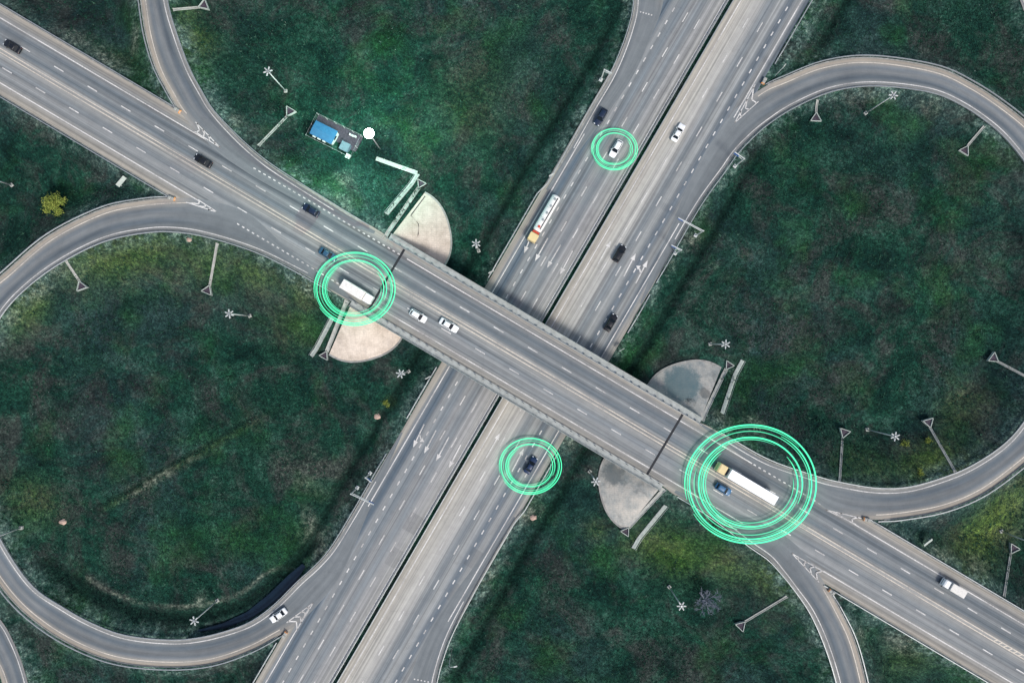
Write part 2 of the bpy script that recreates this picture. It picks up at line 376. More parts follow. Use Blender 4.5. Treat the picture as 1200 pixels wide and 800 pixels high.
SLOOP = [((790, 577), (792, 574)), ((832, 603), (838, 592)), ((877, 637), (892, 612)), ((900, 653), (928, 634)), ((914, 668), (952, 660)), ((930, 688), (971, 691)), ((950, 717), (984, 714)), ((967, 755), (1001, 750)), ((981, 800), (1014, 798)),
 ((988, 842), (1022, 843)), ((985, 895), (1019, 902)), ((955, 962), (984, 982)), ((890, 1030), (908, 1060)), ((800, 1070), (806, 1104)), ((700, 1075), (694, 1109)), ((610, 1040), (592, 1068)),
 ((545, 970), (516, 988)), ((515, 890), (483, 898)), ((507, 840), (475, 842)), ((510, 800), (480, 796)), ((525, 750), (502, 743)), ((550, 700), (533, 694)), ((578, 650), (570, 645)), ((604, 606), (602, 605))]
WOUT = [((-150, 540), (-178, 552)), ((-90, 620), (-117, 634)), ((-40, 680), (-66, 695)), ((0, 725), (-25, 741)), ((15, 750), (-13, 766)), ((27, 780), (0, 792)), ((36, 815), (8, 825)), ((48, 880), (18, 886)), ((50, 960), (20, 964)), ((50, 1100), (20, 1100))]
NEOUT = [((1160, -200), (1190, -200)), ((1165, -100), (1195, -106)), ((1178, -40), (1208, -50)), ((1195, 0), (1223, -14)), ((1206, 25), (1232, 10)), ((1240, 75), (1264, 58)), ((1300, 140), (1322, 120)), ((1400, 230), (1420, 210))]

def catmull(pts, n):
    pts = [np.array(p, float) for p in pts]; out = []
    for i in range(len(pts)-1):
        p0 = pts[i-1] if i > 0 else 2*pts[0]-pts[1]; p1 = pts[i]; p2 = pts[i+1]
        p3 = pts[i+2] if i+2 < len(pts) else 2*pts[-1]-pts[-2]
        for k in range(n):
            t = k/n
            out.append(0.5*((2*p1)+(-p0+p2)*t+(2*p0-5*p1+4*p2-p3)*t*t+(-p0+3*p1-3*p2+p3)*t**3))
    out.append(pts[-1]); return np.array(out)

def ramp_profile(pairs, hi0, hi1, z0, z1):
    """constant z0 up to pair hi0, constant z1 from pair hi1, smooth between (by length)"""
    c = [(np.array(a)+np.array(b))/2 for a, b in pairs]
    L = np.concatenate([[0], np.cumsum([np.linalg.norm(c[i+1]-c[i]) for i in range(len(c)-1)])])
    zs = []
    for l in L:
        f = min(1, max(0, (l-L[hi0])/(L[hi1]-L[hi0])))
        f = 0.75*f + 0.25*(f*f*(3-2*f))
        zs.append(z0+(z1-z0)*f)
    return zs

class Ribbon:
    def __init__(s, pairs, zs, noses=(-99, 999), lift=0.006, n=9):
        a = catmull([p[0] for p in pairs], n); b = catmull([p[1] for p in pairs], n)
        z = np.clip(catmull([[q] for q in zs], n)[:, 0], min(zs), max(zs)); s.k = n; s.noses = noses
        s.A = []; s.B = []
        for i in range(len(a)):
            pa = P(a[i][0], a[i][1], z[i]); pb = P(b[i][0], b[i][1], z[i])
            for q in (pa, pb):
                d = Vector((q.x, q.y, 0))-CU; t = d.dot(DU); v = d.dot(NU)
                if abs(z[i]-ZU) < 1.4 and z[i] > 4.5:      # near the overpass: settle on its surface
                    near = min(1, max(0, 1-(abs(v)-UHW)/6))
                    q.z = q.z*(1-near)+zu_t(t)*near
                q.z += lift
            s.A.append(pa); s.B.append(pb)
        s.n = len(s.A)
        C = [(p+q)/2 for p, q in zip(s.A, s.B)]
        s.C = C
        s.L = [0.0]
        for i in range(1, s.n): s.L.append(s.L[-1]+(C[i]-C[i-1]).length)
        s.W = [(q-p).length for p, q in zip(s.A, s.B)]
    def at(s, i, f, dz=0.0):
        q = s.A[i].lerp(s.B[i], f); return Vector((q.x, q.y, q.z+dz))
    def line(s, i0, i1, off, from_outer=False, dz=0.007):
        out = []
        for i in range(max(0, i0), min(s.n, i1)):
            f = off/s.W[i]
            if from_outer: f = 1-f
            out.append(s.at(i, f, dz))
        return out
    def mesh(s, name, mat):
        m = MB(); K = 6
        vs_ = []; uvs = []
        for i in range(s.n):
            for k in range(K+1):
                vs_.append(s.at(i, k/K)); uvs.append((s.L[i], k/K))
        fs = []
        for i in range(s.n-1):
            for k in range(K): fs.append((i*(K+1)+k, i*(K+1)+k+1, (i+1)*(K+1)+k+1, (i+1)*(K+1)+k))
        a, b, c_ = vs_[fs[0][0]], vs_[fs[0][1]], vs_[fs[0][2]]
        if (Vector(b)-Vector(a)).cross(Vector(c_)-Vector(a)).z < 0: fs = [f[::-1] for f in fs]
        m.add(vs_, fs, 0, uvs)
        o = m.build(name, mat); mg = []
        for i in range(s.n):
            p = i/s.k; f = min(1, max(0, (s.noses[0]+0.7-p)/1.5, (p-s.noses[1]+0.7)/1.5))
            mg += [f]*(K+1)
        at = o.data.attributes.new('merge', 'FLOAT', 'POINT'); at.data.foreach_set('value', mg)
        return o

loops = {}
loops['w'] = Ribbon(WLOOP, ramp_profile(WLOOP, 5, 22, ZU, 0.0), noses=(5, 22.6), lift=0.006)
loops['ne'] = Ribbon(NELOOP, ramp_profile(NELOOP, 8, 25, 0.0, ZU), noses=(7, 25.2), lift=0.006)
loops['n'] = Ribbon(NLOOP, ramp_profile(NLOOP, 5, 18, ZU, 0.0), noses=(5, 19.5), lift=0.010)
loops['s'] = Ribbon(SLOOP, ramp_profile(SLOOP, 5, 17, ZU, 0.0), noses=(5, 18), lift=0.010)
outs = {'wo': Ribbon(WOUT, [0.6]*len(WOUT)), 'neo': Ribbon(NEOUT, [0.6]*len(NEOUT))}

# ------------------------------------------------------------------ terrain
def axis(lo, hi, step, far):
    core = list(np.arange(lo, hi+step/2, step)); d = step; a = []; x = core[-1]
    while x < far:
        d *= 1.16; x += d; a.append(x)
    b = []; d = step; x = core[0]
    while x > -far:
        d *= 1.16; x -= d; b.append(x)
    return np.array(b[::-1]+core+a)
GX = axis(-172, 172, 0.8, 4000); GY = axis(-122, 122, 0.8, 4000)
XX, YY = np.meshgrid(GX, GY)
def vnoise(x, y, scale, seed):
    r = np.random.default_rng(seed); g = r.random((64, 64))
    fx = x*scale; fy = y*scale; ix = np.floor(fx).astype(int); iy = np.floor(fy).astype(int)
    tx = fx-ix; ty = fy-iy; tx = tx*tx*(3-2*tx); ty = ty*ty*(3-2*ty)
    a = g[iy % 64, ix % 64]; b = g[iy % 64, (ix+1) % 64]; c = g[(iy+1) % 64, ix % 64]; d = g[(iy+1) % 64, (ix+1) % 64]
    return (a*(1-tx)+b*tx)*(1-ty)+(c*(1-tx)+d*tx)*ty
SL = 1.95
WATER = [P(*p, -1) for p in ((232, 739), (262, 733), (291, 721), (318, 701), (342, 678), (356, 662))]
def terrain(x, y):
    """height, distance to the nearest pavement edge, ditch amount"""
    base = -0.9+0.5*(vnoise(x, y, 1/18, 1)-0.5)+0.25*(vnoise(x, y, 1/5, 2)-0.5)+0.12*(vnoise(x, y, 1/1.9, 3)-0.5)
    h = base.copy()
    dedge = np.full(x.shape, 1e9)
    emb = np.full(x.shape, -1e9)
    cap = np.full(x.shape, 1e9)
    for key, rb in list(loops.items())+list(outs.items()):
        step = 2
        for i in range(0, rb.n, step):
            c = rb.C[i]; hw = rb.W[i]/2
            if key in loops and c.z > 4.5 and TAE-15 < (c.x-CU.x)*DU.x+(c.y-CU.y)*DU.y < TBE+15: continue
            d = np.hypot(x-c.x, y-c.y)-hw
            near = d < 26
            if not near.any(): continue
            dn = d[near]
            e = c.z-0.16-np.maximum(0, dn-0.6)/SL
            emb[near] = np.maximum(emb[near], e)
            dedge[near] = np.minimum(dedge[near], dn)
            cn = cap[near]; cap[near] = np.where(dn < 0.5, np.minimum(cn, c.z-0.16), cn)
    # overpass embankments with rounded ends at the abutments
    tx = (x-CU.x)*DU.x+(y-CU.y)*DU.y; vx = (x-CU.x)*NU.x+(y-CU.y)*NU.y
    a = np.minimum(1, np.maximum(0, (np.abs(tx)-55)/130)); zc = ZU-1.3*a*a*(3-2*a)
    inside = np.maximum(np.minimum(tx-TAE, TBE-tx), 0)         # how far into the gap
    dd = np.hypot(inside, np.maximum(0, np.abs(vx)-UHW-0.7))
    e = zc-0.16-dd/SL
    emb = np.maximum(emb, e)
    onroad = (np.abs(vx) < UHW+0.4) & (inside < 0.6)
    cap = np.where(onroad, np.minimum(cap, zc-0.16), cap)
    du_ = np.where(inside > 0, 1e9, np.abs(vx)-UHW); dedge = np.minimum(dedge, du_)
    # highway
    wl = (x-CL.x)*NL.x+(y-CL.y)*NL.y
    mid = (HW_L[0]+HW_R[1])/2; half = (HW_R[1]-HW_L[0])/2
    dl = np.abs(wl-mid)-half
    dedge = np.minimum(dedge, dl)
    e = -0.14-np.maximum(0, dl-1.2)/2.2
    emb = np.maximum(emb, e)
    cap = np.where(dl < 0.4, np.minimum(cap, -0.14), cap)
    # ditch along the highway
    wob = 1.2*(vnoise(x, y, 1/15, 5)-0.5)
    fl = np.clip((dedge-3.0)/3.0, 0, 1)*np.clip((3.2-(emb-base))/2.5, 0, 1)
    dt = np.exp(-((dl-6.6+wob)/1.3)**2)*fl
    # ditch inside the west loop's foot
    rb = loops['w']
    d2 = np.full(x.shape, 1e9)
    for i in range(int(rb.n*0.52), int(rb.n*0.86), 2):
        c = rb.A[i]; d2 = np.minimum(d2, np.hypot(x-c.x, y-c.y))
    inner = (x > rb.A[int(rb.n*.5)].x+3) & (d2 < 12)
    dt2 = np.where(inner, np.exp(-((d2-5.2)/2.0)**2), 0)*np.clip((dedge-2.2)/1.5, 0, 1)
    # shallow drain across the west meadow
    q0 = P(95, 605); q1 = P(330, 470); L = (q1-q0).length; ux, uy = (q1.x-q0.x)/L, (q1.y-q0.y)/L
    tt = (x-q0.x)*ux+(y-q0.y)*uy; nn = (x-q0.x)*(-uy)+(y-q0.y)*ux
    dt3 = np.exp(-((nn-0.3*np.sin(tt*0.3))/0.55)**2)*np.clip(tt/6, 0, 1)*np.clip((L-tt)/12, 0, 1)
    h = np.maximum(base-1.1*dt-1.3*dt2-0.35*dt3, emb-1.0*dt)
    dw = np.full(x.shape, 1e9)
    for a_, b_ in zip(WATER[:-1], WATER[1:]):
        L_ = (b_-a_).length; f_ = np.clip(((x-a_.x)*(b_.x-a_.x)+(y-a_.y)*(b_.y-a_.y))/L_**2, 0, 1)
        dw = np.minimum(dw, np.hypot(x-a_.x-f_*(b_.x-a_.x), y-a_.y-f_*(b_.y-a_.y)))
    h = np.minimum(h, -1.75+np.clip((dw-1.0)/0.9, 0, 9))
    far = np.clip((np.hypot(x, y)-400)/1500, 0, 1)
    h = np.minimum(h, cap)
    h = h*(1-far)+far*(-0.8)
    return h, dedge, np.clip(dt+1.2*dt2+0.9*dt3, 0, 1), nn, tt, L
HZ, DE, DIT, NN, TT, LL = terrain(XX, YY)
def Hgt(x, y):
    a = np.array([[x]], float); b = np.array([[y]], float)
    i = np.clip(np.searchsorted(GX, x)-1, 0, len(GX)-2); j = np.clip(np.searchsorted(GY, y)-1, 0, len(GY)-2)
    tx = (x-GX[i])/(GX[i+1]-GX[i]); ty = (y-GY[j])/(GY[j+1]-GY[j])
    return float((HZ[j, i]*(1-tx)+HZ[j, i+1]*tx)*(1-ty)+(HZ[j+1, i]*(1-tx)+HZ[j+1, i+1]*tx)*ty)
def G(px, py, dz=0.0):
    """point of the terrain seen at a place of the plan"""
    z = 0.0
    for _ in range(12):
        q = P(px, py, z); z = 0.5*z+0.5*Hgt(q.x, q.y)
    q = P(px, py, z); return Vector((q.x, q.y, Hgt(q.x, q.y)+dz))

def blob(px, py, r, asp=1.0, ang=0.0):
    q = P(px, py, 2); dx = XX-q.x; dy = YY-q.y
    c, s_ = math.cos(R(ang)), math.sin(R(ang)); u = dx*c+dy*s_; v = -dx*s_+dy*c
    return np.exp(-((u/(r*S*asp))**2+(v/(r*S))**2))
dry = np.zeros_like(XX)
for (px, py, r, asp, ang, k) in [(150, 300, 26, 3.2, 15, .75), (300, 320, 20, 2, -25, .6), (40, 360, 15, 2.2, 50, .8), (1165, 615, 30, 2.2, 45, 1.15), (1085, 540, 18, 2.0, 20, .9), (1120, 545, 18, 1.6, 35, .5),
     (785, 645, 26, 1.7, -30, .8), (850, 660, 22, 1.6, -35, .6), (890, 670, 20, 1.5, -35, .6), (232, 55, 22, 1.0, -70, .7), (225, 25, 15, 1, 0, .5), (360, 345, 20, 1, 0, .6), (555, 110, 45, 1.3, 60, .25), (1060, 770, 25, 1.3, 20, .4),
     (340, 380, 30, 1, 0, .35), (30, 590, 25, 1.3, -40, .45), (250, 300, 40, 2, -10, .45), (1130, 480, 22, 1.5, 50, .45), (700, 625, 14, 1, 0, .45), (1010, 545, 25, 1.5, 0, .35), (455, 472, 6, 1, 0, .8)]:
    dry = np.maximum(dry, 1.0*k*blob(px, py, r, asp, ang))
bare = np.zeros_like(XX)
for (px, py, r, asp, ang, k) in [(368, 640, 13, 1.6, -60, 1), (362, 622, 8, 2.6, -70, .9), (405, 212, 9, 1.2, -20, .6), (95, 53, 12, 1.6, -30, .8), (130, 76, 12, 2.0, -30, .9), (165, 50, 6, 3, 80, .7), (282, 148, 8, 1, 0, .8), (405, 242, 8, 1.6, -30, .8),
     (75, 316, 9, 1.3, 30, .8), (50, 345, 8, 2.5, 40, .6), (22, 372, 7, 2, 45, .5), (1090, 645, 9, 1.8, -30, .8), (1050, 750, 9, 2, -35, .8), (1140, 660, 10, 1.6, -30, .6), (812, 280, 10, 1, 0, .8), (786, 308, 7, 1, 0, .7),
     (616, 605, 9, 1.6, 20, .9), (570, 680, 6, 2.4, 50, .8), (668, 520, 8, 1, 0, .8), (228, 710, 7, 1.4, 60, .7), (880, 497, 9, 1.5, -35, .9), (840, 490, 9, 1.5, -30, .9), (1016, 108, 10, 1.8, 0, .45), (1096, 120, 10, 1.8, -20, .4),
     (365, 340, 9, 1.6, -35, .7), (170, 560, 22, .12, 0, 0), (442, 487, 4, 1, 0, .9), (255, 283, 5, 1, 0, .9), (75, 303, 5, 1, 0, .8), (940, 690, 10, 1.2, 50, .8), (998, 735, 7, 1.8, -60, .7), (230, 270, 6, 1, 0, .4), (370, 545, 30, .5, 55, .25), (350, 560, 40, .35, 55, .3)]:
    bare = np.maximum(bare, k*blob(px, py, r, asp, ang))
# dry rim of the drain across the meadow and the worn strip inside the loop's ditch
wob = vnoise(XX, YY, 1/3.0, 8)
rim = np.exp(-((NN+1.25)/0.95)**2)*np.clip((wob-0.33)*3, 0, 1)*np.clip((TT-9)/6, 0, 1)*np.clip((LL-TT-20)/20, 0, 1)
bare = np.maximum(bare, 1.0*rim); dry = np.maximum(dry, 0.35*np.exp(-((NN+1.0)/1.1)**2)*np.clip((TT-3)/6, 0, 1)*np.clip((LL-TT)/20, 0, 1))
d2 = np.full(XX.shape, 1e9)
for i in range(int(loops['w'].n*0.55), int(loops['w'].n*0.80), 1):
    c = loops['w'].A[i]; d2 = np.minimum(d2, np.hypot(XX-c.x, YY-c.y))
ins = (XX > loops['w'].A[int(loops['w'].n*.55)].x+4) & (YY > -100+0*XX) & (DE > 3)
bare = np.maximum(bare, np.where(ins, 0.85*np.exp(-((d2-8.3)/0.55)**2)*np.clip((vnoise(XX, YY, 1/5, 9)+0.1)*2, 0, 1), 0))
grav = np.clip(1-(DE-0.6)/3.9, 0, 1)*np.clip(0.35+1.1*(vnoise(XX, YY, 1/7, 11)-0.2), 0.1, 1)
grav = np.where(DE < 1.1, np.maximum(grav, 0.55), grav)
grav = np.where((TT*0 == 0) & (np.abs((XX-CU.x)*DU.x+(YY-CU.y)*DU.y-(TA+TB)/2) < (TB-TA)/2) & (DE > 3.2), grav*0.3, grav)

ny, nx = XX.shape
me = bpy.data.meshes.new('ground')
co = np.stack([XX, YY, HZ], -1).reshape(-1, 3).astype(np.float32)
idx = np.arange(ny*nx).reshape(ny, nx)
q = np.stack([idx[:-1, :-1], idx[:-1, 1:], idx[1:, 1:], idx[1:, :-1]], -1).reshape(-1, 4).astype(np.int32)
me.vertices.add(len(co)); me.vertices.foreach_set('co', co.ravel())
me.loops.add(q.size); me.loops.foreach_set('vertex_index', q.ravel())
me.polygons.add(len(q)); me.polygons.foreach_set('loop_start', np.arange(0, q.size, 4, dtype=np.int32))
me.polygons.foreach_set('use_smooth', np.ones(len(q), bool))
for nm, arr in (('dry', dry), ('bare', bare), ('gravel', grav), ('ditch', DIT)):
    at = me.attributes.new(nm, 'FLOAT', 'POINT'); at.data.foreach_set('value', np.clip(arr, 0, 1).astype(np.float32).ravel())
me.update(calc_edges=True); me.validate(); me.materials.append(M['ground'])
gobj = bpy.data.objects.new('ground', me); col.objects.link(gobj); tag(gobj, kind='structure')

wb = NB('ditch_water'); wn = wb.noise(wb.pos(), 0.6, 3); wb.bump(wn, 0.15, 0.05)
M['water'] = wb.fin(wb.ramp(wn, [(0.3, (0.003, 0.010, 0.022)), (0.7, (0.006, 0.018, 0.032))]), 0.25, 0, 0.25)
wm = MB(); wp_ = []
for i, p in enumerate(WATER):
    t = WATER[min(i+1, len(WATER)-1)]-WATER[max(i-1, 0)]; t.z = 0; t.normalize(); s_ = Vector((-t.y, t.x, 0))*(0.25, 0.75, 1.05, 1.35, 1.4, 0.6)[i]
    wp_.append((Vector((p.x, p.y, -1.15))+s_, Vector((p.x, p.y, -1.15))-s_))
for (a, b), (c, d) in zip(wp_[:-1], wp_[1:]): wm.add([b, d, c, a], [(0, 1, 2, 3)])
tag(wm.build('ditch_water', M['water']), kind='structure')

# grass tufts and weeds: real little blades over the meadow, one uncountable mass
def tufts(N):
    x = rng.uniform(-150, 150, N*2); y = rng.uniform(-102, 102, N*2)
    dens = 0.25+1.3*np.clip(vnoise(x, y, 1/14, 21)-0.25, 0, 1)+0.6*np.clip(vnoise(x, y, 1/4, 22)-0.4, 0, 1)
    keep = rng.random(N*2) < dens
    x = x[keep][:N]; y = y[keep][:N]
    i = np.clip(np.searchsorted(GX, x)-1, 0, nx-2); j = np.clip(np.searchsorted(GY, y)-1, 0, ny-2)
    z = HZ[j, i]; de = DE[j, i]; dit = DIT[j, i]; br = bare[j, i]
    tx = (x-CU.x)*DU.x+(y-CU.y)*DU.y; vx = np.abs((x-CU.x)*NU.x+(y-CU.y)*NU.y)
    gap = (tx > TA-0.5) & (tx < TB+0.5) & (vx < 28)
    cone = (tx > TAE-1) & (tx < TBE+1) & (vx < 28) & (np.minimum(tx-TAE, TBE-tx) < 18)
    ok = (de > 1.2) & ~cone & ~((vx < 12) & (de < 3) | gap & (vx < 13)) & (br < 0.6) & (rng.random(len(x)) < np.clip((de-0.5)/5, 0.15, 1))
    yq = P(393, 161, -0.5); ok &= np.hypot(x-yq.x, y-yq.y) > 6.5
    x, y, z, dit = x[ok], y[ok], z[ok], dit[ok]; n = len(x)
    s = np.minimum(rng.lognormal(-1.3, 0.5, n), 0.6); sh0 = np.clip(rng.normal(0.42, 0.20, n), 0, 0.86)
    pale = rng.random(n) < 0.03+0.14*np.clip(vnoise(x, y, 1/20, 23)-0.55, 0, 1); sh0[pale] = rng.uniform(0.86, 1.0, pale.sum()); s[pale] = np.minimum(s[pale]*0.5, 0.22)
    sh0 = np.where(dit > 0.4, sh0*0.4, sh0)
    V = np.zeros((n, 9, 3), np.float32); a0 = rng.uniform(0, 6.28, n)
    for k in range(3):
        a = a0+k*2.09+rng.normal(0, 0.3, n); l = s*rng.uniform(0.7, 1.3, n); wd = s*0.42
        ca, sa = np.cos(a), np.sin(a)
        V[:, k*3, 0] = x-sa*wd*0.5; V[:, k*3, 1] = y+ca*wd*0.5; V[:, k*3, 2] = z-0.05
        V[:, k*3+1, 0] = x+sa*wd*0.5; V[:, k*3+1, 1] = y-ca*wd*0.5; V[:, k*3+1, 2] = z+s*0.15
        V[:, k*3+2, 0] = x+ca*l; V[:, k*3+2, 1] = y+sa*l; V[:, k*3+2, 2] = z+s*rng.uniform(0.35, 0.9, n)
    m = bpy.data.meshes.new('meadow_grass'); m.vertices.add(n*9); m.vertices.foreach_set('co', V.ravel())
    m.loops.add(n*9); m.loops.foreach_set('vertex_index', np.arange(n*9, dtype=np.int32))
    m.polygons.add(n*3); m.polygons.foreach_set('loop_start', np.arange(0, n*9, 3, dtype=np.int32))
    at = m.attributes.new('shade', 'FLOAT', 'POINT'); at.data.foreach_set('value', np.repeat(sh0, 9).astype(np.float32))
    m.update(calc_edges=True); m.materials.append(M['tuft'])
    o = bpy.data.objects.new('meadow_grass', m); col.objects.link(o)
    return tag(o, 'low dark green meadow grass and weeds between the roads', 'grass', kind='stuff')
tufts(130000)

# ------------------------------------------------------------------ roads
def ribbon_straight(name, fn, ts, edges, mat, K=10):
    m = MB(); vs_ = []; uvs = []; n = len(ts)
    for i, t in enumerate(ts):
        a, b = edges(t)
        for k in range(K+1):
            v = a+(b-a)*k/K; vs_.append(fn(t, v)); uvs.append((t, v))
    fs = []
    for i in range(n-1):
        for k in range(K): fs.append((i*(K+1)+k, i*(K+1)+k+1, (i+1)*(K+1)+k+1, (i+1)*(K+1)+k))
    a, b, c_ = vs_[fs[0][0]], vs_[fs[0][1]], vs_[fs[0][2]]
    if (b-a).cross(c_-a).z < 0: fs = [f[::-1] for f in fs]
    m.add(vs_, fs, 0, uvs); return m.build(name, mat)

def rescale_uv(o, off, sign=1.0):
    ul = o.data.uv_layers[0].data; n = len(ul); a = np.zeros(n*2, np.float32); ul.foreach_get('uv', a)
    a[1::2] = (a[1::2]-off)*sign; ul.foreach_set('uv', a)

ts = np.arange(-900, 901, 4.0)
hw_south = ribbon_straight('southbound_carriageway', lo_pt, ts, lambda t: HW_L, M['hw_l']); rescale_uv(hw_south, HW_L[0]); tag(hw_south, kind='structure')
hw_north = ribbon_straight('northbound_carriageway', lo_pt, ts, lambda t: (HW_R[0], HW_R[1]-2.1*min(1, max(0, (-78-t)/11))), M['hw_r']); rescale_uv(hw_north, HW_R[0]); tag(hw_north, kind='structure')
def up_edges(t):
    def sm(d): return min(1, max(0, d/6))
    f = sm(t-TAE+3)*sm(TBE+3-t); hw = UHW+(BHW-UHW)*f
    return (-hw, hw)
tu = np.arange(-900, 901, 3.0)
up_road = ribbon_straight('overpass_road', up_pt, tu, up_edges, M['up']); rescale_uv(up_road, -UHW); tag(up_road, kind='structure')
ramp_objs = {}
for key, nm in (('w', 'loop_ramp_west'), ('ne', 'loop_ramp_east'), ('n', 'loop_ramp_north'), ('s', 'loop_ramp_south'), ('wo', 'outer_ramp_west'), ('neo', 'outer_ramp_east')):
    rb = loops.get(key) or outs[key]; ramp_objs[key] = tag(rb.mesh(nm, M['ramp']), kind='structure')
# soil median strip
med = ribbon_straight('median_strip', lambda t, v: lo_pt(t, v, -0.03+0.12*math.sin(math.pi*(v-0.4)/1.5)), ts, lambda t: (0.4, 1.9), M['ground'], 4); tag(med, kind='structure')
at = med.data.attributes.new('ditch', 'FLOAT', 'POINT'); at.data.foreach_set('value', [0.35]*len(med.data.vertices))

# paint
def strip(m, pts, wd, mi=0):
    n = len(pts); L = []; Rr = []
    for i in range(n):
        t = pts[min(i+1, n-1)]-pts[max(i-1, 0)]; t.z = 0; t.normalize(); s_ = Vector((-t.y, t.x, 0))*(wd/2)
        L.append(pts[i]+s_); Rr.append(pts[i]-s_)
    for i in range(n-1): m.add([Rr[i], Rr[i+1], L[i+1], L[i]], [(0, 1, 2, 3)], mi)
def dashes(m, fn, t0, t1, v, phase, period, length, wd, mi=0, skip=None):
    k0 = math.floor((t0-phase)/period)
    t = phase+k0*period
    while t < t1:
        if not (skip and skip(t)): strip(m, [fn(t-length/2, v), fn(t+length/2, v)], wd, mi)
        t += period
def lo_m(t, v): return lo_pt(t, v, 0.012)
def up_m(t, v): return up_pt(t, v, 0.014)
def arrow(m, tail, head, fn=None, bent=0, z=0.014):
    a = P(*tail, 0); b = P(*head, 0); a.z = b.z = z
    d = (b-a).normalized(); s_ = Vector((-d.y, d.x, 0)); L = (b-a).length
    strip(m, [a, a+d*(L-1.9)], 0.30)
    c = a+d*(L-1.9); m.add([c+s_*0.62, c-s_*0.62, b], [(0, 2, 1)] if False else [(0, 1, 2)])
    if bent:
        e = a+d*(L*0.42); f = e+d*1.1+s_*bent*0.95
        strip(m, [e, f], 0.30); c = f-d*0.1; g = f+d*0.25+s_*bent*1.15
        m.add([f+d*0.75, g, f-d*0.55+s_*bent*0.2], [(0, 1, 2) if bent < 0 else (2, 1, 0)])
WL = 0.26
ms = MB()
yy = lambda py: lo_tw(0, py)[0]
tN, tS = -420, 420
strip(ms, [lo_m(t, -0.15) for t in ts], WL)
strip(ms, [lo_m(t, -14.9) for t in ts if -60 < t < 62], WL)
strip(ms, [lo_m(t, -14.9) for t in ts if t > 91], WL)
ph = lo_tw(817, 29)[0]; dashes(ms, lo_m, -300, 300, -3.55, ph, 10.85, 2.95, 0.25)
ph = lo_tw(803, 20.5)[0]; dashes(ms, lo_m, -300, 300, -7.2, ph, 10.85, 2.95, 0.25)
ph = lo_tw(738, 99)[0]; dashes(ms, lo_m, -115, 150, -10.95, ph, 3.88, 1.25, 0.3)
for (a, b, bt) in [((642, 279), (627, 306), 0), ((657, 287), (641, 314), 0), ((671, 294), (656, 322), 0), ((624, 273), (614, 297), 0),
                   ((497, 497), (484, 524), 1), ((511, 504), (497, 531), 0), ((526, 512), (511, 540), 0), ((540, 521), (526, 548), 0)]:
    arrow(ms, a, b, bent=bt)
# cross ticks at the head of the acceleration lane
for k in range(5): q0 = P(750+k*3.2, 14+k*0.9, 0.016); strip(ms, [q0, q0+Vector((0.35, -0.1, 0))], 0.35)
o = ms.build('lane_markings', M['white'], hw_south)
mn = MB()
strip(mn, [lo_m(t, 3.55) for t in ts], WL)
strip(mn, [lo_m(t, 19.3) for t in ts if -50 < t < 80], WL)
strip(mn, [lo_m(t, 17.75) for t in ts if t < -78], WL)
ph = lo_tw(731, 272)[0]; dashes(mn, lo_m, -300, 300, 7.66, ph, 10.85, 2.95, 0.25)
ph = lo_tw(772, 236)[0]; dashes(mn, lo_m, -300, 300, 11.55, ph, 10.85, 2.95, 0.25)
ph = lo_tw(786, 244)[0]; dashes(mn, lo_m, -115, 150, 15.3, ph, 3.88, 1.25, 0.3)
for (a, b, bt) in [((701, 309), (716, 282), 0), ((731, 324), (745, 297), 0), ((745, 332), (759, 305), 1), ((570, 536), (586, 507), 0), ((600, 552), (614, 525), 0), ((615, 559), (629, 533), 1)]:
    arrow(mn, a, b, bent=bt)
for k in range(5): q0 = P(485+k*4, 795+k*0.8, 0.016); strip(mn, [q0, q0+Vector((0.35, -0.1, 0))], 0.35)
mn.build('lane_markings', M['white'], hw_north)
mu = MB()
for v in (-0.42, 0.42): strip(mu, [up_m(t, v) for t in tu], 0.25, 1)
def seg(t0, t1): return [t for t in tu if t0 < t < t1]
tNn = up_tv(258, 172)[0]; tWn = up_tv(250, 245)[0]; tEn = up_tv(960, 590)[0]; tSn = up_tv(925, 645)[0]
strip(mu, [up_m(t, 7.3) for t in seg(-900, tNn+2)], WL); strip(mu, [up_m(t, 7.3) for t in seg(-38, 900) if not tEn-22 < t < tEn+2], WL)
strip(mu, [up_m(t, -7.3) for t in seg(-900, tWn+2)], WL); strip(mu, [up_m(t, -7.3) for t in seg(-45, tSn-8)], WL); strip(mu, [up_m(t, -7.3) for t in seg(tSn+2, 900)], WL)
a, b = up_tv(66, 79.5); dashes(mu, up_m, -300, 300, 3.62, a, 10.25, 2.9, 0.25)
a, b = up_tv(43, 107); dashes(mu, up_m, -300, 300, -3.62, a, 10.25, 2.9, 0.25)
dashes(mu, up_m, tNn, -38, 7.3, tNn, 1.5, 0.7, 0.3); dashes(mu, up_m, tEn-22, tEn, 7.3, tEn, 1.5, 0.7, 0.3)
dashes(mu, up_m, tSn-12, tSn, -7.3, tSn, 1.5, 0.7, 0.3); dashes(mu, up_m, tWn, -45, -7.3, tWn, 1.5, 0.7, 0.3)
for k in range(6):      # hatch at the far end of the centre line
    t = up_tv(1168, 752)[0]+k*1.5; strip(mu, [up_m(t, -0.3), up_m(t+0.8, 0.3)], 0.22, 1)
mu.build('lane_markings', [M['white'], M['cream']], up_road)
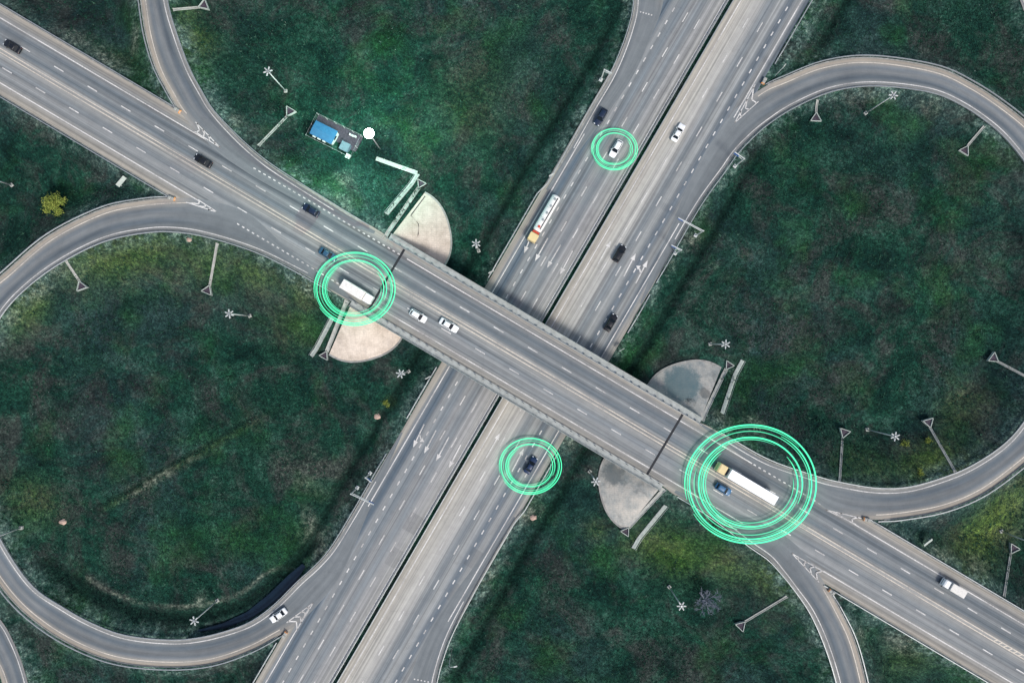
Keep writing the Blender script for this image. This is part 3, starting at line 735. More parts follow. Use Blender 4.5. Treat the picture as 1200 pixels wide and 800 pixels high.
# ramp edge lines, gore chevrons
def gore(m, apex, a, b, n, z):
    """chevrons between the two edge lines that meet at apex; a and b are points up the two lines"""
    A, B, C = P(*apex, z), P(*a, z), P(*b, z)
    for q in (A, B, C): q.z = z
    strip(m, [A, B], 0.24); strip(m, [A, C], 0.24)
    for k in range(1, n+1):
        f = k/(n+0.25); p, q = A.lerp(B, f), A.lerp(C, f); mid = (p+q)/2; tip = mid+(A-mid).normalized()*min(1.5, (p-q).length*0.45)
        strip(m, [p, tip], 0.34); strip(m, [tip, q], 0.34)
RZ = 0.008
def ramp_paint(key, i_in0, i_in1, i_out0, i_out1, gores, off_in=0.9, off_out=1.3):
    rb = loops.get(key) or outs[key]; m = MB()
    strip(m, rb.line(i_in0, i_in1, off_in), 0.22, 0); strip(m, rb.line(i_out0, i_out1, off_out, True), 0.22, 1)
    for g in gores: gore(m, *g)
    m.build('edge_lines', [M['white'], M['cream']], ramp_objs[key])
k9 = 9
ramp_paint('w', 14, 28*9, 5*k9-6, 22*k9+4, [((255, 249), (232, 234), (218, 237), 3, zu_t(-85)+0.022), ((367, 706), (347, 739), (336, 729), 4, 0.03)])
ramp_paint('ne', 14, 29*9, 7*k9-2, 25*k9, [((861, 144), (885, 99), (889, 119), 3, 0.03), ((968, 597), (1010, 607), (1003, 614), 2, zu_t(90)+0.022)])
ramp_paint('n', 10, 24*9, 5*k9, 20*k9, [((258, 173), (228, 154), (229, 143), 4, zu_t(-85)+0.024)])
ramp_paint('s', 10, 21*9, 5*k9, 19*k9, [((928, 648), (966, 670), (960, 682), 4, zu_t(80)+0.024)])
ramp_paint('wo', 0, 200, 0, 200, []); ramp_paint('neo', 0, 200, 0, 200, [])
# concrete kerbs along the ramps' edges
def kerb_mesh(m, pts, wd=0.28, h=0.13):
    n = len(pts)
    secs = []
    for i in range(n):
        t = pts[min(i+1, n-1)]-pts[max(i-1, 0)]; t.z = 0; t.normalize(); s_ = Vector((-t.y, t.x, 0))*(wd/2)
        p = pts[i]; secs.append([p-s_+Vector((0, 0, -0.3)), p+s_+Vector((0, 0, -0.3)), p+s_+Vector((0, 0, h)), p-s_+Vector((0, 0, h))])
    m.loft(secs)
for key, (i0, i1, o0, o1) in {'w': (8, 28*9, 5*k9, 22*k9+2), 'ne': (9, 29*9, 7*k9+2, 25*k9-2), 'n': (4, 24*9+5, 5*k9, 19*k9), 's': (4, 22*9+5, 5*k9, 18*k9)}.items():
    rb = loops[key]; m = MB(); kerb_mesh(m, rb.line(i0, i1, -0.02, dz=0)); kerb_mesh(m, rb.line(o0, o1, -0.02, True, dz=0)); m.build('kerb', M['kerb'], ramp_objs[key])
m = MB()
for t0, t1, v in ((-420, up_tv(208, 128)[0], UHW+.14), (up_tv(1015, 610)[0], 420, UHW+.14), (-420, up_tv(205, 232)[0], -UHW-.14), (up_tv(972, 692)[0], 420, -UHW-.14)):
    kerb_mesh(m, [up_pt(t, v) for t in tu if t0 < t < t1])
m.build('kerb', M['kerb'], up_road)

# ------------------------------------------------------------------ bridge
br = empty('bridge', (CU.x, CU.y, 0), 0, 'concrete overpass bridge with pale parapets crossing the wide highway', 'bridge')
off = Vector((CU.x, CU.y, 0))
def bl(t, v, z): q = DU*t+NU*v; return Vector((q.x, q.y, z))
ANG = math.atan2(DU.y, DU.x)
m = MB(); z1 = ZU-0.03
m.box(bl((TA+TB)/2, 0, z1-0.14), (TBE-TAE, 2*DHW, 0.26), ANG); m.build('deck', M['concrete'], br)
for v in (-8.4, -4.2, 0, 4.2, 8.4):
    m = MB(); m.box(bl((TA+TB)/2, v, z1-0.28-0.6), (TBE-TAE-1.6, 0.9, 1.2), ANG); m.build('girder', M['concrete'], br)
for sv in (-1, 1):
    m = MB(); m.box(bl((TA+TB)/2, sv*10.0, ZU+0.06), (TBE-TAE+0.6, 1.5, 0.2), ANG, bev=0.03); m.build('walkway', M['walk'], br)
    m = MB(); m.box(bl((TA+TB)/2, sv*10.83, ZU+0.17), (TBE-TAE+0.6, 0.16, 0.42), ANG, bev=0.02); m.build('edge_beam', M['concrete_w'], br)
    m = MB()
    for h in (0.45, 0.8, 1.1): m.tube([bl(TAE, sv*10.83, ZU+0.38+h*0.85), bl(TBE, sv*10.83, ZU+0.38+h*0.85)], 0.035, 6)
    m.build('hand_railing', M['steel'], br)
    t = TAE+.2; pm_ = None
    while t <= TBE:
        if pm_ is None: m = MB(); m.box((0, 0, 0), (0.07, 0.07, 0.95)); o = m.build('railing_post', M['steel'], br); pm_ = o.data
        else: o = bpy.data.objects.new('railing_post', pm_); col.objects.link(o); o.parent = br
        o.location = bl(t, sv*10.83, ZU+0.82); o.rotation_euler = (0, 0, ANG); t += 2.4
    m = MB()
    m.box(bl((TA+TB)/2, sv*9.18, ZU+0.68), (TBE-TAE+2, 0.10, 0.32), ANG); m.build('guard_beam', M['steel'], br)
    t = TAE+1; pm_ = None
    while t <= TBE:
        if pm_ is None: m = MB(); m.box((0, 0, 0), (0.5, 0.22, 0.75), 0, bev=.03); o = m.build('guard_post', M['guard_post'], br); pm_ = o.data
        else: o = bpy.data.objects.new('guard_post', pm_); col.objects.link(o); o.parent = br
        o.location = bl(t, sv*9.40, ZU+0.52); o.rotation_euler = (0, 0, ANG); t += 2.4
for tt_ in (TA, TB):
    m = MB(); m.box(bl(tt_, 0, ZU+0.012), (0.62, 2*BHW, 0.02), ANG); m.build('expansion_joint', M['joint'], br)
for tt_, s_ in ((TAE, 1), (TBE, -1)):
    m = MB(); m.box(bl(tt_-s_*0.2, 0, ZU-1.75), (1.2, 2*DHW-0.2, 2.9), ANG); m.build('abutment', M['concrete'], br)
# piers: beside the carriageways and in the median
for wv in (-19.2, 1.15, 23.3):
    tt_ = None
    for v in (-8.4, -2.8, 2.8, 8.4):
        # centre where the pier row (parallel to the highway) meets this girder line
        # solve CU + DU*t + NU*v on highway offset wv
        den = DU.dot(NL); t = (wv-((CU+NU*v)-CL).dot(NL))/den
        m = MB(); q0 = bl(t, v, -1.2); m.tube([q0, q0+Vector((0, 0, ZU-0.3))], 0.55, 14); m.build('pier', M['concrete'], br, True)
    tA_ = (wv-((CU+NU*9.5)-CL).dot(NL))/den; tB_ = (wv-((CU-NU*9.5)-CL).dot(NL))/den
    a, b = bl(tA_, 9.5, ZU-1.85), bl(tB_, -9.5, ZU-1.85); d = b-a
    m = MB(); m.box((a+b)/2, (d.length, 1.3, 0.7), math.atan2(d.y, d.x)); m.build('pier_cap', M['concrete'], br)

# paved cones round the abutments, one visible piece each side of the bridge
def cone(tt_, s_, side, mat, label, groove=None):
    m = MB(); pts = []; uvs = []; N = 30; K = 12
    RM = 14.6
    ring_pts = []
    for i in range(N+1):
        f = i/N
        if f < 0.62: a = (f/0.62)*math.pi/2; base = (0.0, UHW+0.9); n_ = (math.sin(a), math.cos(a))
        else: base = (0.0, (UHW+0.9)*(1-(f-0.62)/0.38)); n_ = (1.0, 0.0)
        rr = RM*(1.0+0.012*math.sin(i*0.5))
        row = []
        for k in range(K+1):
            r = 0.25+(rr-0.25)*k/K
            t = tt_+s_*(base[0]+n_[0]*r); v = side*(base[1]+n_[1]*r)
            q = CU+DU*t+NU*v
            z = ZU-0.16-r/SL+0.16
            row.append(Vector((q.x, q.y, z)))
        pts.append(row)
    vs_ = [p for r in pts for p in r]; fs = []
    for i in range(N):
        for k in range(K): fs.append((i*(K+1)+k, i*(K+1)+k+1, (i+1)*(K+1)+k+1, (i+1)*(K+1)+k))
    a, b, c_ = vs_[fs[0][0]], vs_[fs[0][1]], vs_[fs[0][2]]
    if (b-a).cross(c_-a).z < 0: fs = [f[::-1] for f in fs]
    b0 = len(vs_)
    m.add(vs_, fs)
    root = empty('slope_paving', (0, 0, 0), 0, label, 'paving')
    m.build('slab', mat, root, True)
    e = MB(); rim = [pts[i][K]+Vector((0, 0, 0.02)) for i in range(N+1)]
    kerb_mesh(e, rim, 0.45, 0.16); e.build('toe_kerb', M['kerb'], root)
    if groove:
        g = MB(); pp = []
        for px, py in groove:
            q = P(px, py, 4.0); d = Vector((q.x, q.y, 0))-CU; t, v = d.dot(DU), d.dot(NU)
            r = math.hypot(max(0, s_*(t-tt_)), max(0, abs(v)-UHW-0.9)); pp.append(Vector((q.x, q.y, ZU-r/SL+.05)))
        strip(g, pp, 0.22); g.build('drain_groove', M['joint'], root)
    return pts
cone(TAE, 1, 1, M['cone_warm'], 'cream concrete half-moon slope above the bridge, beside the stairs to the compound', [(496, 226), (481, 252), (490, 262), (490, 274), (483, 290)])
cone(TAE, 1, -1, M['cone_warm'], 'sandy concrete half-moon slope below the bridge, beneath the white box truck')
cone(TBE, -1, 1, M['cone_cool'], 'grey stained concrete half-moon slope with bluish patch above the bridge')
cone(TBE, -1, -1, M['cone_cool'], 'grey tapering concrete half-moon slope under the lower edge of the bridge')

# ------------------------------------------------------------------ guardrails
def resample(pts, step):
    out = [pts[0].copy()]; acc = 0
    for i in range(1, len(pts)):
        a, b = pts[i-1], pts[i]; L = (b-a).length
        if L < 1e-6: continue
        while acc+L >= step:
            f = (step-acc)/L; a = a.lerp(b, f); out.append(a.copy()); L = (b-a).length; acc = 0
            if L < 1e-6: break
        acc += L
    return out
_gp = None
def guardrail(pts, label):
    pts = resample(pts, 2.0)
    root = empty('guardrail', pts[0], 0, label, 'guardrail', 'steel guardrails along the road edges')
    o0 = pts[0]; P_ = [p-o0 for p in pts]; n = len(P_)
    m = MB(); secs = []
    for i in range(n):
        t = P_[min(i+1, n-1)]-P_[max(i-1, 0)]; t.z = 0; t.normalize(); s_ = Vector((-t.y, t.x, 0))
        z = 0.76 if 2 < i < n-3 else (0.76 if i in (2, n-3) else 0.35)
        secs.append([P_[i]+s_*x+Vector((0, 0, z+dz)) for x, dz in ((-0.12, -0.30), (0.05, -0.30), (0.12, -0.23), (0.12, -0.18), (0.04, -0.14), (0.12, -0.08), (0.12, -0.03), (0.05, 0.0), (-0.12, 0))])
    m.loft(secs); m.build('rail', M['steel'], root)
    global _gp
    for i in range(1, n-1, 2):
        if i > 199: break
        if _gp is None: m = MB(); m.box((0, 0, 0.2), (0.1, 0.1, 0.75)); o = m.build('post', M['steel'], root); _gp = o.data
        else: o = bpy.data.objects.new('post', _gp); col.objects.link(o); o.parent = root
        o.location = P_[i]
def edge(key, p0, p1, outer=False, off=-0.45):
    rb = loops[key]; return rb.line(int(p0*9), int(p1*9)+1, off, outer, dz=0.0)
def upl(px0, px1, v): return [up_pt(t, v) for t in np.arange(up_tv(px0, 59+.5925*px0)[0], up_tv(px1, 59+.5925*px1)[0], 2.0)]
def lo_t(py, w_): return ((py-400)*S+NL.y*w_)/(-DL.y)
def lol(py0, py1, w_): return [lo_pt(t, w_) for t in np.arange(lo_t(py0, w_), lo_t(py1, w_), 2.0)]
guardrail(upl(-150, 192, UHW+0.5), 'guardrail on upper verge of overpass road, ending at the top left gore')
guardrail(edge('n', 5.2, 11.5, True), 'guardrail along left edge of the curved ramp at the top left')
guardrail(edge('n', 0.3, 11.5), 'guardrail along right edge of top left ramp, running to the bridge')
guardrail(upl(-150, 224, -UHW-0.5), 'guardrail on lower verge of overpass road above the yellow green tree')
guardrail(edge('w', 5.2, 22.5, True), 'guardrail round the outside of the left loop ramp')
guardrail(edge('w', 0.9, 28.6), 'guardrail round the inside of the left loop ramp')
guardrail(lol(430, 505, -17.8), 'guardrail on left verge of highway below the bridge')
guardrail(edge('n', 19.5, 24.9)+lol(226, 335, -17.8), 'guardrail on left verge of highway above the bridge')
guardrail(lol(-150, 90, 20.0), 'guardrail on right verge of highway near top edge, ending at a gore')
guardrail(edge('ne', 7.2, 24.9, True), 'guardrail round the outside of the right loop ramp')
guardrail(edge('ne', 0.6, 29.4), 'guardrail round the inside of the right loop ramp')
guardrail(lol(345, 405, 22.1), 'guardrail on right verge of highway above the bridge')
guardrail(upl(992, 1500, UHW+0.5), 'guardrail on upper verge of overpass road at lower right')
guardrail(edge('s', 0.2, 11.0), 'guardrail along left edge of the bottom right ramp')
guardrail(edge('s', 5.2, 11.0, True), 'guardrail along right edge of the bottom right ramp')
guardrail(upl(990, 1500, -UHW-0.5), 'guardrail on lower verge of overpass road past the bottom right gore')
guardrail(lol(530, 604, 22.1)+edge('s', 18.5, 22.9)[::-1], 'guardrail on right verge of highway below the bridge')
guardrail(lol(752, 1000, -17.8), 'guardrail on left verge of highway at bottom edge past the gore')
guardrail([lo_pt(t, 0.55) for t in np.arange(-150, 150, 2.0)], 'long guardrail on southbound side of the dark median strip')
guardrail([lo_pt(t, 1.75) for t in np.arange(-150, 150, 2.0)], 'long guardrail on northbound side of the dark median strip')

# ------------------------------------------------------------------ drainage chutes with triangular basins
def chute(a, b, label, wide=0.38, tri=2.5, dark=False, zstart=None):
    pa, pb = G(*a), G(*b)
    root = empty('drainage_chute', pa, 0, label, 'drain', 'concrete drainage chutes on the embankments')
    d = pb-pa; d2_ = Vector((d.x, d.y, 0)).normalized(); s_ = Vector((-d2_.y, d2_.x, 0))
    n = 14; path = []
    for i in range(n+1):
        q = pa.lerp(pb, i/n); z = Hgt(q.x, q.y)+0.10; path.append(Vector((q.x, q.y, z))-pa)
    m = MB(); secs = []
    for i, p in enumerate(path):
        w_ = wide/2*(1.6 if i == 0 else 1.0)
        secs.append([p+s_*x+Vector((0, 0, z)) for x, z in ((-w_-.12, -.35), (w_+.12, -.35), (w_+.12, .16), (w_, .16), (w_*.7, -.02), (-w_*.7, -.02), (-w_, .16), (-w_-.12, .16))])
    m.loft(secs); m.build('channel', M['concrete'], root)
    if tri > 0:
        e = path[-1]; h = 0.28
        tip = e-d2_*0.2; c1 = e+d2_*tri*0.85+s_*tri*0.58; c2 = e+d2_*tri*0.85-s_*tri*0.58
        zb = max(Hgt(*(q+pa).xy) for q in (tip, c1, c2))-pa.z+0.06
        for q in (tip, c1, c2): q.z = zb
        m = MB(); cn = (tip+c1+c2)/3
        for q0, q1 in ((tip, c1), (c1, c2), (c2, tip)):
            dd_ = q1-q0; m.box((q0+q1)/2+Vector((0, 0, h/2-0.2)), (dd_.length+0.1, 0.17, h+0.6), math.atan2(dd_.y, dd_.x))
        m.build('basin_rim', M['concrete_w'], root)
        m = MB(); m.add([q+(cn-q)*0.08+Vector((0, 0, 0.03)) for q in (tip, c1, c2)], [(0, 2, 1) if (c1-tip).cross(c2-tip).z < 0 else (0, 1, 2)]); m.build('basin_floor', M['gravel_dark'], root)
for a, b, lab in [((77, 303), (94, 330), 'short drain chute on inner bank of left loop ramp, nearest the left edge'),
    ((255, 285), (246, 335), 'long drain chute below the gore where the left loop ramp leaves the overpass'),
    ((303, 171), (337, 136), 'drain chute from top left ramp towards the fenced compound'),
    ((203, 12), (234, 9), 'drain chute running right from the top left ramp near the top edge'),
    ((958, 117), (956, 133), 'very short drain chute at upper inner bank of the right loop ramp'),
    ((1153, 148), (1133, 172), 'drain chute on upper right inner bank of the right loop ramp'),
    ((1204, 442), (1168, 423), 'drain chute at right edge, running left into the right loop meadow'),
    ((1119, 553), (1089, 500), 'longest drain chute on lower inner bank of the right loop ramp'),
    ((983, 565), (987, 512), 'upright drain chute beside the biggest green ring'),
    ((1176, 698), (1184, 647), 'drain chute above the overpass road at lower right edge'),
    ((922, 698), (872, 728), 'drain chute left of the bottom right ramp, near the bare tree')]:
    chute(a, b, lab)
for a, b, lab in [((450, 281), (491, 220), 'drain chute along straight side of the cream slope, above the bridge'),
    ((407, 352), (383, 412), 'drain chute along straight side of the sandy slope, below the bridge'),
    ((822, 492), (851, 432), 'drain chute along straight side of the stained grey slope, above the bridge'),
    ((778, 572), (736, 618), 'drain chute along straight side of the grey slope, below the bridge')]:
    chute(a, b, lab, 0.8, 2.2)

# concrete stairs on the banks
def stairs(pts, label, wide=1.05):
    pp = [G(*p) for p in pts]; o0 = pp[0]
    root = empty('bank_stairs', o0, 0, label, 'stairs', 'concrete stairs on the embankment slopes')
    m = MB(); rails_ = []
    for (a, b) in zip(pp[:-1], pp[1:]):
        d = b-a; L = math.hypot(d.x, d.y); ang = math.atan2(d.y, d.x); n = max(3, int(L/0.36)); s_ = Vector((-d.y, d.x, 0))/L
        for i in range(n):
            q = a.lerp(b, (i+0.5)/n); z = Hgt(q.x, q.y)
            m.box((q.x-o0.x, q.y-o0.y, z-o0.z+0.02), (L/n+0.004*(i % 2), wide, 0.5), ang)
        for sd_ in (-1, 1):
            path = []; r1 = MB(); rails_.append(r1)
            for i in range(0, 9):
                q = a.lerp(b, i/8)+s_*sd_*(wide/2+0.06); path.append(Vector((q.x-o0.x, q.y-o0.y, Hgt(q.x, q.y)-o0.z+1.0)))
            r1.tube(path, 0.05, 6)
            for p in path[::2]: r1.tube([p-Vector((0, 0, 1.1)), p], 0.04, 6)
    m.build('steps', M['concrete_w'], root)
    for r1 in rails_: r1.build('handrail', M['steel'], root)
stairs([(490, 204), (453, 251)], 'pale concrete stairs beside the cream slope, meeting a walkway')
stairs([(390, 372), (365, 417)], 'pale concrete stairs left of the sandy slope under the box truck')
stairs([(846, 484), (870, 422)], 'pale concrete stairs right of the stained grey slope')
stairs([(780, 592), (742, 642)], 'pale concrete stairs right of the lower grey slope near the bare tree')
a, b = G(441, 186), G(489, 203); m = MB(); d = b-a; n = 10
secs = []
s_ = Vector((-d.y, d.x, 0)).normalized()
for i in range(n+1):
    q = a.lerp(b, i/n); z = Hgt(q.x, q.y)+0.12; secs.append([Vector((q.x, q.y, z))-a+s_*x+Vector((0, 0, dz)) for x, dz in ((-.55, -.4), (.55, -.4), (.55, .1), (-.55, .1))])
m.loft(secs); o = m.build('walkway', M['concrete_w']); o.location = a; tag(o, 'white concrete walkway from the fenced compound to the bank stairs', 'walkway')

# ------------------------------------------------------------------ light masts
HM = 13.6
def mast_tree():
    root = empty('light_mast', (0, 0, 0))
    m = MB(); m.box((0, 0, 0.0), (0.9, 0.9, 0.7), 0, bev=0.06); m.build('footing', M['concrete'], root)
    m = MB(); m.tube([(0, 0, 0.3), (0, 0, HM*0.5), (0, 0, HM)], [0.19, 0.15, 0.11], 10); m.build('pole', M['steel_w'], root, True)
    m = MB(); m.tube([(0.55*math.cos(a), 0.55*math.sin(a), HM-0.1) for a in np.linspace(0, 2*math.pi, 17)], 0.06, 6); m.tube([(0, 0, HM-0.3), (0, 0, HM+0.25)], 0.3, 8); m.build('head_ring', M['steel'], root)
    for k in range(6):
        a = k*math.pi/3+0.25; c, s_ = math.cos(a), math.sin(a)
        f = MB(); f.box((c*.82, s_*.82, HM+0.02), (0.72, 0.28, 0.2), a, bev=0.05); f.tube([(c*.3, s_*.3, HM), (c*.6, s_*.6, HM)], 0.05, 6)
        fo = f.build('floodlight', M['steel_w'], root)
        g = MB(); g.box((c*.85, s_*.85, HM-0.10), (0.55, 0.27, 0.05), a); g.build('lens', M['lens'], fo)
    return root
masts = [((335, 107), 'white floodlight mast in the meadow left of the blue roofed cabin'),
    ((1014, 133), 'floodlight mast inside top of the right loop, head reaching the ramp'),
    ((293, 370), 'floodlight mast inside top of the left loop meadow'),
    ((1016, 503), 'floodlight mast above the lower bend of the right loop ramp'),
    ((784, 687), 'floodlight mast just left of the bare grey tree'),
    ((255, 703), 'floodlight mast at the ditch inside bottom of the left loop'),
    ((832, 403), 'floodlight mast above the stained grey slope'),
    ((691, 552), 'floodlight mast left of the lower grey slope near the bridge'),
    ((479, 435), 'floodlight mast right of the sandy slope below the bridge'),
    ((561, 294), 'floodlight mast right of the cream slope above the bridge'),
    ((25, 618), 'floodlight mast leaning out of the left edge at the lower bend of the left loop'),
    ((14, 217), 'floodlight mast leaning out of the left edge near the yellow green tree'),
    ((1173, 622), 'floodlight mast leaning out of the right edge above the overpass road')]
proto = None
for i, (p, lab) in enumerate(masts):
    if proto is None: proto = mast_tree(); o = proto
    else: o = copy_tree(proto)
    o.location = G(*p); o.rotation_euler = (0, 0, (i*0.7) % 1.0)
    tag(o, lab, 'light mast', 'floodlight masts round the interchange')
# slim lamp post beside the bottom of the highway
o0 = G(530, 759); root = empty('street_lamp', o0, 0, 'slim lone lamp post on right verge of highway near the bottom edge', 'street lamp')
m = MB(); m.tube([(0, 0, 0), (0, 0, 6), (0.05, 0, 10), (0.5, 0.2, 11.2), (1.4, 0.4, 11.5)], [0.12, 0.1, 0.08, 0.07, 0.06], 8); m.build('pole', M['steel_w'], root, True)
m = MB(); m.box((1.8, 0.5, 11.5), (0.9, 0.35, 0.16), 0.25, bev=0.04); m.build('lamp_head', M['steel_w'], root)

# ------------------------------------------------------------------ cantilever signs
def cantilever(base, tip, h, label, panel=(1.6, 1.0)):
    b0 = G(*base); tp = P(*tip, h); d = Vector((tp.x-b0.x, tp.y-b0.y, 0)); L = d.length; ang = math.atan2(d.y, d.x)
    root = empty('cantilever_sign', b0, ang, label, 'sign', 'cantilever road signs beside the highway')
    hh = h-b0.z
    m = MB(); m.tube([(0, 0, -0.2), (0, 0, hh+0.1)], 0.16, 10); m.box((0, 0, 0.1), (0.9, 0.9, 0.4), 0); m.build('post', M['steel_w'], root)
    m = MB(); m.tube([(0, 0, hh), (L, 0, hh)], 0.13, 8); m.tube([(0, 0, hh-1.2), (L*0.95, 0, hh-0.8)], 0.09, 8); m.build('arm', M['steel_w'], root)
    pw = min(panel[0], L*0.8)
    m = MB(); m.box((L-pw/2-0.05, 0.14, hh-0.45), (pw, 0.08, panel[1]), 0, bev=0.02); pn = m.build('panel', M['sign_back'], root)
    m = MB(); m.box((L-pw/2-0.05, 0.19, hh-0.45), (pw*0.94, 0.02, panel[1]*0.9), 0); m.build('sign_face', M['sign_blue'], pn)
for b_, t_, h, lab in [((704, 94), (717, 86), 7, 'cantilever sign on left verge of highway near the top'),
    ((861, 195), (861, 178), 7, 'cantilever sign below the merge of right loop ramp and highway'),
    ((434, 554), (435, 565), 6, 'small cantilever sign on left verge, upper of the two below the bridge'),
    ((419, 571), (438, 591), 7, 'long armed cantilever sign on left verge, lower of the two below the bridge'),
    ((815, 276), (795, 255), 7, 'long armed cantilever sign on right verge of highway above the bridge'),
    ((791, 297), (787, 287), 7, 'short cantilever sign on right verge, just below the long armed one')]:
    cantilever(b_, t_, h, lab)
def post_sign(base, h, rz, label, size=(1.6, 1.1), face='steel_w'):
    o0 = G(*base); root = empty('road_sign', o0, rz, label, 'sign', 'small roadside signs')
    for x in (-size[0]*.3, size[0]*.3): m = MB(); m.tube([(x, 0, -0.2), (x, 0, h)], 0.06, 8); m.build('post', M['steel_w'], root)
    m = MB(); m.box((0, 0.08, h-size[1]/2), (size[0], 0.06, size[1]), 0, bev=0.015, M=Matrix.Rotation(-0.15, 3, 'X')); m.build('panel', M[face], root)
post_sign((576, 320), 3.2, 0.5, 'small roadside sign on left verge just above the bridge')
post_sign((646, 208), 3.2, 0.5, 'small roadside sign on left verge beside the tanker truck')
post_sign((727, 410), 3.2, 0.5, 'small roadside sign on right verge just above the bridge')
post_sign((503, 442), 3.2, 0.5, 'small roadside sign on left verge just below the bridge')
post_sign((909, 88), 6.5, 0.9, 'tall white sign at the top right gore', (1.0, 1.0))
def board(a, b, h, label):
    pa, pb = G(*a), G(*b); d = pb-pa; L = math.hypot(d.x, d.y)
    root = empty('information_board', (pa+pb)/2, math.atan2(d.y, d.x), label, 'sign board')
    m = MB(); m.box((0, 0, h*0.72), (L, 0.12, h*0.56), 0, bev=0.03, M=Matrix.Rotation(0.9, 3, 'X')); m.build('panel', M['concrete_w'], root)
    for x in (-L*.35, L*.35): m = MB(); m.tube([(x, 0, -0.2), (x, 0, h*0.72)], 0.08, 8); m.build('post', M['steel_w'], root)
board((148, 208), (143, 220), 1.9, 'tilted white board beside the gore of the left loop ramp')
board((1087, 629), (1081, 638), 1.9, 'tilted pale green board beside the overpass road at lower right')

# gore cushions
def cushion(px, py, ang, label, high=False):
    o0 = P(px, py, ZU if high else 0); t, v = up_tv(px, py)
    if high: o0.z = zu_t(t)
    root = empty('crash_cushion', o0, ang, label, 'crash cushion', 'crash cushions at the road gores')
    m = MB()
    for k in range(2): m.box((-k*0.85, 0, 0.45), (0.8, 0.8+0.12*k, 0.8), 0, bev=0.12)
    m.build('barrel_row', M['concrete'], root)
    m = MB(); m.box((0.5, 0, 0.55), (0.12, 0.95, 0.8), 0, bev=0.03); nb = m.build('nose_plate', M['orange'], root)
    m = MB(); m.box((0.58, 0, 0.55), (0.03, 0.5, 0.25), 0.0); m.build('chevron_stripe', M['steel_w'], nb)
cushion(209, 130, R(-35), 'crash cushion at the gore of the top left ramp', True)
cushion(203, 233, R(-18), 'crash cushion at the gore of the left loop ramp', True)
cushion(894, 97, R(-118), 'crash cushion at the gore of the top right loop ramp')
cushion(973, 692, R(140), 'crash cushion at the gore of the bottom right ramp', True)
cushion(335, 741, R(55), 'crash cushion at the gore near the white loop car')
cushion(1014, 608, R(165), 'crash cushion at the gore of the right loop ramp', True)

# ------------------------------------------------------------------ compound with the added lit mast
yc = G(393, 161); ya = ANG+R(4)
# pad
root = empty('yard_pad', yc, ya, 'dark gravel yard inside the fenced compound', 'yard'); root['kind'] = 'structure'
m = MB(); m.box((0, 0, 0.0), (13.4, 6.6, 0.5), 0); m.build('gravel_pad', M['gravel_dark'], root)
fz = 0.25
fr = empty('fence', yc, ya, 'thin grey mesh fence round the blue roofed cabin compound', 'fence')
FX, FY = 6.6, 3.3
m = MB()
for h in (0.15, 1.0, 1.9):
    m.tube([(-FX, -FY, fz+h), (FX, -FY, fz+h), (FX, FY, fz+h), (-FX, FY, fz+h), (-FX, -FY, fz+h)], 0.02 if h < 1.5 else 0.045, 6)
m.build('rails', M['steel'], fr)
for k in range(6):
    x = -FX+2*FX*k/5
    for y in (-FY, FY): m = MB(); m.box((x, y, fz+0.95), (0.12, 0.12, 2.0)); m.build('post', M['steel_w'], fr)
for s_ in (-1, 1): m = MB(); m.box((s_*FX, 0, fz+0.95), (0.12, 0.12, 2.0)); m.build('post', M['steel_w'], fr)
def at_yard(px, py, z): 
    return P(px, py, yc.z+z)
q = at_yard(381, 157, 1.5)
cb = empty('cabin', (q.x, q.y, yc.z+fz), ya, 'site cabin with bright blue metal roof in the compound', 'cabin')
m = MB(); m.box((0, 0, 1.3), (6.0, 3.5, 2.6)); m.build('wall', M['steel_w'], cb)
m = MB(); secs = []
for x in (-3.25, 3.25): secs.append([Vector((x, y, z)) for y, z in ((-1.95, 2.55), (1.95, 2.55), (1.95, 2.66), (0, 2.98), (-1.95, 2.66))])
m.loft(secs); rf = m.build('roof', M['roof_blue'], cb)
for x in (-1.9, -0.5, 1.0): m = MB(); m.box((x, -2.02, 2.2), (0.85, 0.5, 0.6), 0, bev=0.05); m.build('air_conditioner', M['steel_w'], cb)
m = MB(); m.box((2.2, -1.78, 1.05), (0.9, 0.06, 2.0)); dr = m.build('door', M['sign_back'], cb)
m = MB(); m.box((2.5, -1.83, 1.05), (0.12, 0.06, 0.05)); m.build('handle', M['dark_steel'], dr)
m = MB(); m.box((3.02, 0.2, 1.5), (0.06, 1.2, 0.9)); m.build('window', M['glass'], cb)
q = at_yard(405, 173, 1.0); root = empty('equipment_container', (q.x, q.y, yc.z+fz), ya, 'small grey blue equipment container right of the blue roofed cabin', 'container')
m = MB(); m.box((0, 0, 0.95), (2.3, 2.2, 1.9), 0, bev=0.05); m.build('body', simple('blue_grey_sheet', (0.10, 0.15, 0.19), 0.5), root)
m = MB(); m.box((0, 0, 1.94), (2.4, 2.3, 0.08)); m.build('lid', simple('grey_lid', (0.11, 0.16, 0.19), 0.5), root)
q = at_yard(408.5, 184, 0.8); root = empty('electrical_cabinet', (q.x, q.y, yc.z+fz), ya, 'white electrical cabinet at lower corner of the compound', 'cabinet')
m = MB(); m.box((0, 0, 0.75), (1.3, 1.2, 1.5), 0, bev=0.06); m.build('body', M['steel_w'], root); m = MB(); m.box((0, -0.62, 0.8), (1.0, 0.04, 1.2)); m.build('door', M['sign_back'], root)
for k, (px, py) in enumerate([(410.5, 158), (413.5, 159.5), (416.5, 160.5)]):
    q = at_yard(px, py, 0.5); m = MB(); m.box((0, 0, 0.4), (0.55, 0.55, 0.8), 0, bev=0.08); m.box((0, 0, 0.85), (0.3, 0.3, 0.12), 0, bev=0.03)
    o = m.build('valve_box', M['steel_w']); o.location = (q.x, q.y, yc.z+fz); o.rotation_euler = (0, 0, ya)
    tag(o, 'small white valve box in a row along upper fence of the compound', 'box', 'white valve boxes in the compound')
